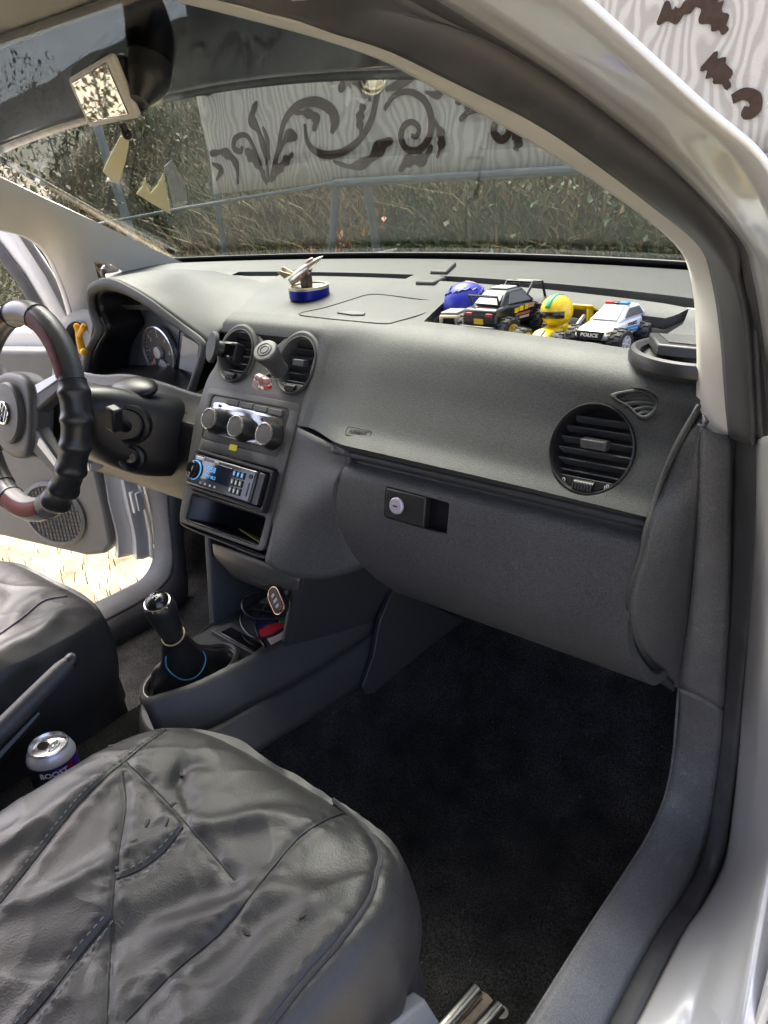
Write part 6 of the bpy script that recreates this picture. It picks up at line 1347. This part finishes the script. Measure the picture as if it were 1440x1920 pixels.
MWg = FR(Vec((wp.x+.006, wp.y+.012, ZT)), (.2, -1)); CR2 = mat('toy_cream', (.62, .54, .34), .4)
c = MB(MWg); c.box((0, 0, .026), (.030, .040, .022)); c.build('body', CR2, wgn, bevel=.003); c = MB(MWg); c.box((0, 0, .0385), (.026, .034, .004)); c.build('roof', mat('toy_grey', (.35, .36, .35), .4), wgn, bevel=.001)
quadp('window', MWg, [(-.011, .0204, .022), (.009, .0204, .022), (.007, .0204, .033), (-.009, .0204, .033)], TB_, wgn, .0008)
for k in range(3): quadp('rib', MWg, [(-.0154, -.016+k*.012, .020), (-.0154, -.010+k*.012, .020), (-.0154, -.010+k*.012, .034), (-.0154, -.016+k*.012, .034)], CHAMP, wgn)
for x in (-.012, .012):
    for y in (-.012, .012): c = MB(MWg); c.cyl((x-.003, y, .008), (x+.003, y, .008), .008); c.build('wheel', TYRE, wgn)
# ------------------------------------------------------------------ round black fan lying on the right end of the dash
fc3 = Vec((.693, .070, .818)); fan = thing('round_fan', 'round black plastic fan lying flat at the end of the dashboard', 'fan', fc3)
MF = frame(fc3, (.06, .0, 1), (1, 0, 0)) @ Matrix.Diagonal((.93, .93, .92, 1))
FANM = mat('fan_black', (.03, .031, .032), .35)
c = MB(MF); c.lathe([(.060, .000), (.070, .002), (.075, .008), (.0755, .016), (.073, .022), (.068, .0235), (.062, .019), (.060, .006)], 56, caps=False); c.build('rim', FANM, fan)
c = MB(MF); c.lathe([(.063, .003), (.0001, .003)], 40, caps=False); c.build('base', BLACK, fan)
c = MB(MF); c.hexa([(-.064, .016, .031), (-.034, -.034, .031), (.060, -.020, .031), (.040, .050, .031)], [(-.066, .016, .018), (-.034, -.038, .018), (.062, -.024, .018), (.040, .054, .018)]); c.build('cover', FANM, fan, bevel=.002)
c = MB(MF); c.hexa([(-.052, .012, .0322), (-.026, -.022, .0322), (.050, -.012, .0322), (.034, .036, .0322)], [(-.052, .012, .0300), (-.026, -.022, .0300), (.050, -.012, .0300), (.034, .036, .0300)]); c.build('mesh_panel', mat('fan_mesh', (.055, .057, .056), .6, bump=1, bscale=900), fan)
for k in range(8):
    a = 2*math.pi*k/8; c = MB(MF @ Matrix.Rotation(a, 4, 'Z')); c.hexa([(.016, -.006, .013), (.056, -.014, .013), (.056, .006, .010), (.016, .006, .010)], [(.016, -.006, .011), (.056, -.014, .011), (.056, .006, .008), (.016, .006, .008)]); c.build('blade', BLACK, fan)
c = MB(MF); c.lathe([(.030, .014), (.029, .019), (.020, .020), (.018, .016)], 30, caps=False); c.build('inner_ring', FANM, fan)
# ------------------------------------------------------------------ phone holder on the left centre vent
MVL = MS @ Matrix.Translation((-.076, .060, .0)); phc = MVL @ Vec((0, .0, .02)); ph = thing('phone_holder', 'black magnetic phone holder clipped to the centre air vent', 'phone holder', phc)
c = MB(MVL); c.box((.002, .002, .012), (.034, .032, .022)); c.box((.002, .012, .024), (.028, .006, .014)); c.box((.002, -.010, .024), (.028, .006, .014)); c.build('clip', BLACK, ph, bevel=.003)
q0 = MVL @ Vec((-.004, .002, .026)); pd = U(399, 651, 'y', phc.y-.022); dv = (pd-q0).normalized()
c = MB(); c.tube([q0, pd-dv*.016], .006, 10); c.build('arm', BLACK, ph)
c = MB(); c.lathe([(.009, 0), (.013, .004), (.013, .013), (.011, .016)], 20, frame(pd-dv*.020, dv)); c.build('joint_nut', BLACK, ph)
c = MB(); c.lathe([(.022, 0), (.0265, .002), (.0265, .006), (.024, .008)], 32, frame(pd-dv*.004, dv)); c.build('magnet_disc', BLACK, ph)
# ------------------------------------------------------------------ perfume diffuser between the vents
fp0 = U(503, 690, 'y', .055); fa = Vec((.16, -.62, .78)).normalized(); fr_ = thing('air_freshener', 'dark grey air-freshener canister clipped between the centre vents', 'air freshener', fp0)
ftop = U(497, 657, 'y', .015); fb = ftop-fa*.050; MFk = frame(fb, fa); FG = mat('freshener_grey', (.065, .066, .066), .42)
c = MB(MFk); c.lathe([(.0001, -.004), (.012, -.004), (.0155, .0), (.0145, .012), (.0165, .028), (.0195, .040), (.0200, .048), (.0185, .0505)], 32, caps=False); c.build('body', FG, fr_)
c = MB(MFk); c.lathe([(.0190, .0500), (.0180, .0520), (.012, .0525), (.0001, .0525)], 32, caps=False); cpx = c.build('cap', mat('freshener_cap', (.20, .20, .20), .35), fr_)
for r_ in (.0115, .0068): c = MB(MFk); c.tube([(r_*math.cos(a), r_*math.sin(a), .0526) for a in [2*math.pi*k/26 for k in range(26)]], .0009, 6, closed=True); c.build('cap_ring', BLACK, cpx)
vp = U(493, 716, 'y', .030); vl = thing('scent_vial', 'clear and red scent vial below the dark canister', 'vial', vp)
CLR = mat('clear_plastic', (.85, .80, .80), .08, trans=.85); 
c = MB(); c.box(vp, (.030, .014, .020), Matrix.Rotation(.25, 3, 'Y')); c.build('capsule', CLR, vl, bevel=.004, seg=3)
c = MB(); c.box(vp+Vec((.002, .0, .003)), (.009, .009, .013), Matrix.Rotation(-.4, 3, 'Y')); c.build('wick', mat('wick_pink', (.62, .22, .20), .4), vl, bevel=.001)
c = MB(); c.sphere(vp+Vec((.008, .001, -.008)), .007, 12, (1.5, .7, .5)); c.build('liquid', mat('red_liquid', (.60, .03, .02), .15, coat=.6), vl)
c = MB(); c.box(vp+Vec((-.012, -.006, -.004)), (.012, .002, .014), Matrix.Rotation(.5, 3, 'Y')); c.build('tag', mat('tag_pink', (.62, .45, .45), .5), vl)
c = MB(); c.tube([vp+Vec((0, .006, .006)), fb], .004, 8); c.build('neck', BLACK, vl)
# ------------------------------------------------------------------ charger, plug, cables and scraps in the cubby
chp = U(521, 1126, 'y', -.065); chg = thing('usb_charger', 'black car charger with copper rim plugged in above the cubby', 'charger', chp)
cn = Vec((-.10, -.80, .35)).normalized(); MCh = frame(chp, cn, (.75, 0, -.62)); COP = mat('copper_rim', (.55, .30, .20), .25, metal=.85)
c = MB(MCh); c.prism(rrect(-.024, -.0145, .024, .0145, .013), -.008, .004); c.build('body', BLACK, chg, bevel=.002)
c = MB(MCh); c.tube([(x, y, .004) for x, y in rrect(-.0235, -.014, .0235, .014, .0128)], .0013, 6, closed=True); c.build('rim', COP, chg)
c = MB(MCh); c.prism(rrect(-.021, -.0115, .021, .0115, .0105), .004, .005); c.build('screen', GLOSSB, chg)
for k in range(3):
    c = MB(MCh); c.box((-.010+k*.010, .0, .0054), (.005, .009, .0006)); c.build('port', mat('port_grey', (.42, .42, .44), .3), chg)
pl_ = U(541, 1104, 'y', -.040); c = MB(); c.tube([chp-cn*.006, chp.lerp(pl_, .6), pl_], [.008, .009, .010], 12); c.build('stem', BLACK, chg)
c = MB(); c.lathe([(.0115, 0), (.0115, .004), (.010, .005)], 22, frame(pl_+Vec((0, -.002, 0)), Vec((.5, -.8, .2)))); c.build('plug_ring', COP, chg)
c = MB(); c.lathe([(.010, 0), (.012, .003), (.012, .016)], 22, frame(pl_-Vec((.004, -.012, .003)), Vec((.5, -.8, .2)))); c.build('plug', CHR, chg)
def cable(px, r, label, y0=0):
    P = [U(a, b, 'z', zz) for a, b, zz in px]; mb = MB(); mb.tube(cr(P, 6), r, 7); return tag(mb.build('cable', BLACK), label, 'cable')
cable([(560, 1150, .315), (520, 1160, .31), (475, 1158, .31), (455, 1140, .32), (462, 1118, .33), (500, 1105, .34)], .0024, 'thin black charging cable coiled in the cubby, upper loop')
cable([(545, 1168, .300), (515, 1190, .295), (480, 1196, .293), (458, 1180, .295), (452, 1158, .30), (470, 1142, .305), (520, 1150, .305), (550, 1155, .30)], .0024, 'thin black charging cable coiled in the cubby, wide lower loop')
cable([(497, 1212, .287), (486, 1195, .288), (480, 1172, .292), (488, 1150, .30), (500, 1135, .31)], .0024, 'thin black cable end hanging over the blank switch')
def scrap(name, px, z0, label, m, cat, th=.004):
    P = [U(a, b, 'z', zz) for a, b, zz in px]; n = len(P); mb = MB(); mb.add(P+[p-Vec((0, 0, th)) for p in P], [tuple(range(n)), tuple(range(n, 2*n))[::-1]]+[(i, (i+1) % n, n+(i+1) % n, n+i) for i in range(n)]); return tag(mb.build(name, m, bevel=.0006), label, cat)
scrap('red_packet', [(483, 1184, .290), (500, 1172, .293), (532, 1163, .297), (536, 1172, .294), (512, 1187, .290), (488, 1196, .288)], 0, 'red packet lying in the cubby under the cables', mat('packet_red', (.58, .03, .05), .35, coat=.3), 'packet')
scrap('pale_card', [(500, 1196, .287), (536, 1176, .29), (545, 1182, .289), (532, 1212, .285), (512, 1214, .285)], 0, 'pale pink card lying at the cubby edge', mat('card_pink', (.60, .52, .50), .5), 'card', .0015)
scrap('paper_slip', [(538, 1140, .31), (556, 1122, .325), (562, 1128, .32), (548, 1158, .30)], 0, 'white paper slip standing against the cubby wall', mat('paper_white', (.68, .66, .65), .6), 'paper', .0015)
scrap('green_wrapper', [(522, 1160, .299), (534, 1158, .300), (535, 1166, .297), (524, 1168, .297)], 0, 'small green wrapper beside the red packet', mat('wrapper_green', (.03, .22, .10), .4), 'wrapper', .002)
scrap('dark_pouch', [(470, 1165, .290), (500, 1150, .293), (520, 1160, .292), (490, 1185, .288)], 0, 'dark blue pouch beneath the coiled cables', mat('pouch_navy', (.03, .04, .10), .5), 'pouch', .006)
# ------------------------------------------------------------------ yellow clip toy on the driver vent, black knob on the far pillar
gp_ = U(151, 640, 'y', .075); gf = thing('vent_toy', 'small yellow-orange figure clipped to the driver side air vent', 'toy', gp_)
OR = mat('toy_orange', (.75, .40, .02), .4)
c = MB(); c.tube([U(155, 660, 'y', .072), U(150, 640, 'y', .070), U(147, 622, 'y', .070)], [.009, .008, .007], 10); c.build('torso', OR, gf)
for a, b in ((144, 612), (157, 613)): c = MB(); c.tube([U(149, 628, 'y', .068), U(a, b, 'y', .066)], [.006, .007], 10); c.sphere(U(a, b, 'y', .066), .007, 10); c.build('arm', OR, gf)
c = MB(); c.sphere(U(157, 660, 'y', .062), .008, 12); c.build('foot', OR, gf)
o = MB(); o.tube([U(137, 576, 'x', -.735), U(143, 592, 'x', -.735)], .010, 6, flat=.25); o = o.build('yellow_tag', YEL); tag(o, 'yellow plastic tag stuck at the foot of the far pillar', 'tag')
kp = onto(bvh(lp), 206, 513) or U(206, 513, 'x', -.69)
mb = MB(); mb.lathe([(.0001, -.006), (.022, -.006), (.022, .004), (.017, .012), (.0001, .014)], 14, frame(kp, (.8, -.5, .3))); 
for k in range(7): a = 2*math.pi*k/7; mb.box(kp+Vec((.004, .02*math.cos(a), .02*math.sin(a))), (.008, .009, .009))
o = mb.build('black_knob', BLACK); tag(o, 'black ribbed knob on the far pillar above the instrument hood', 'knob')
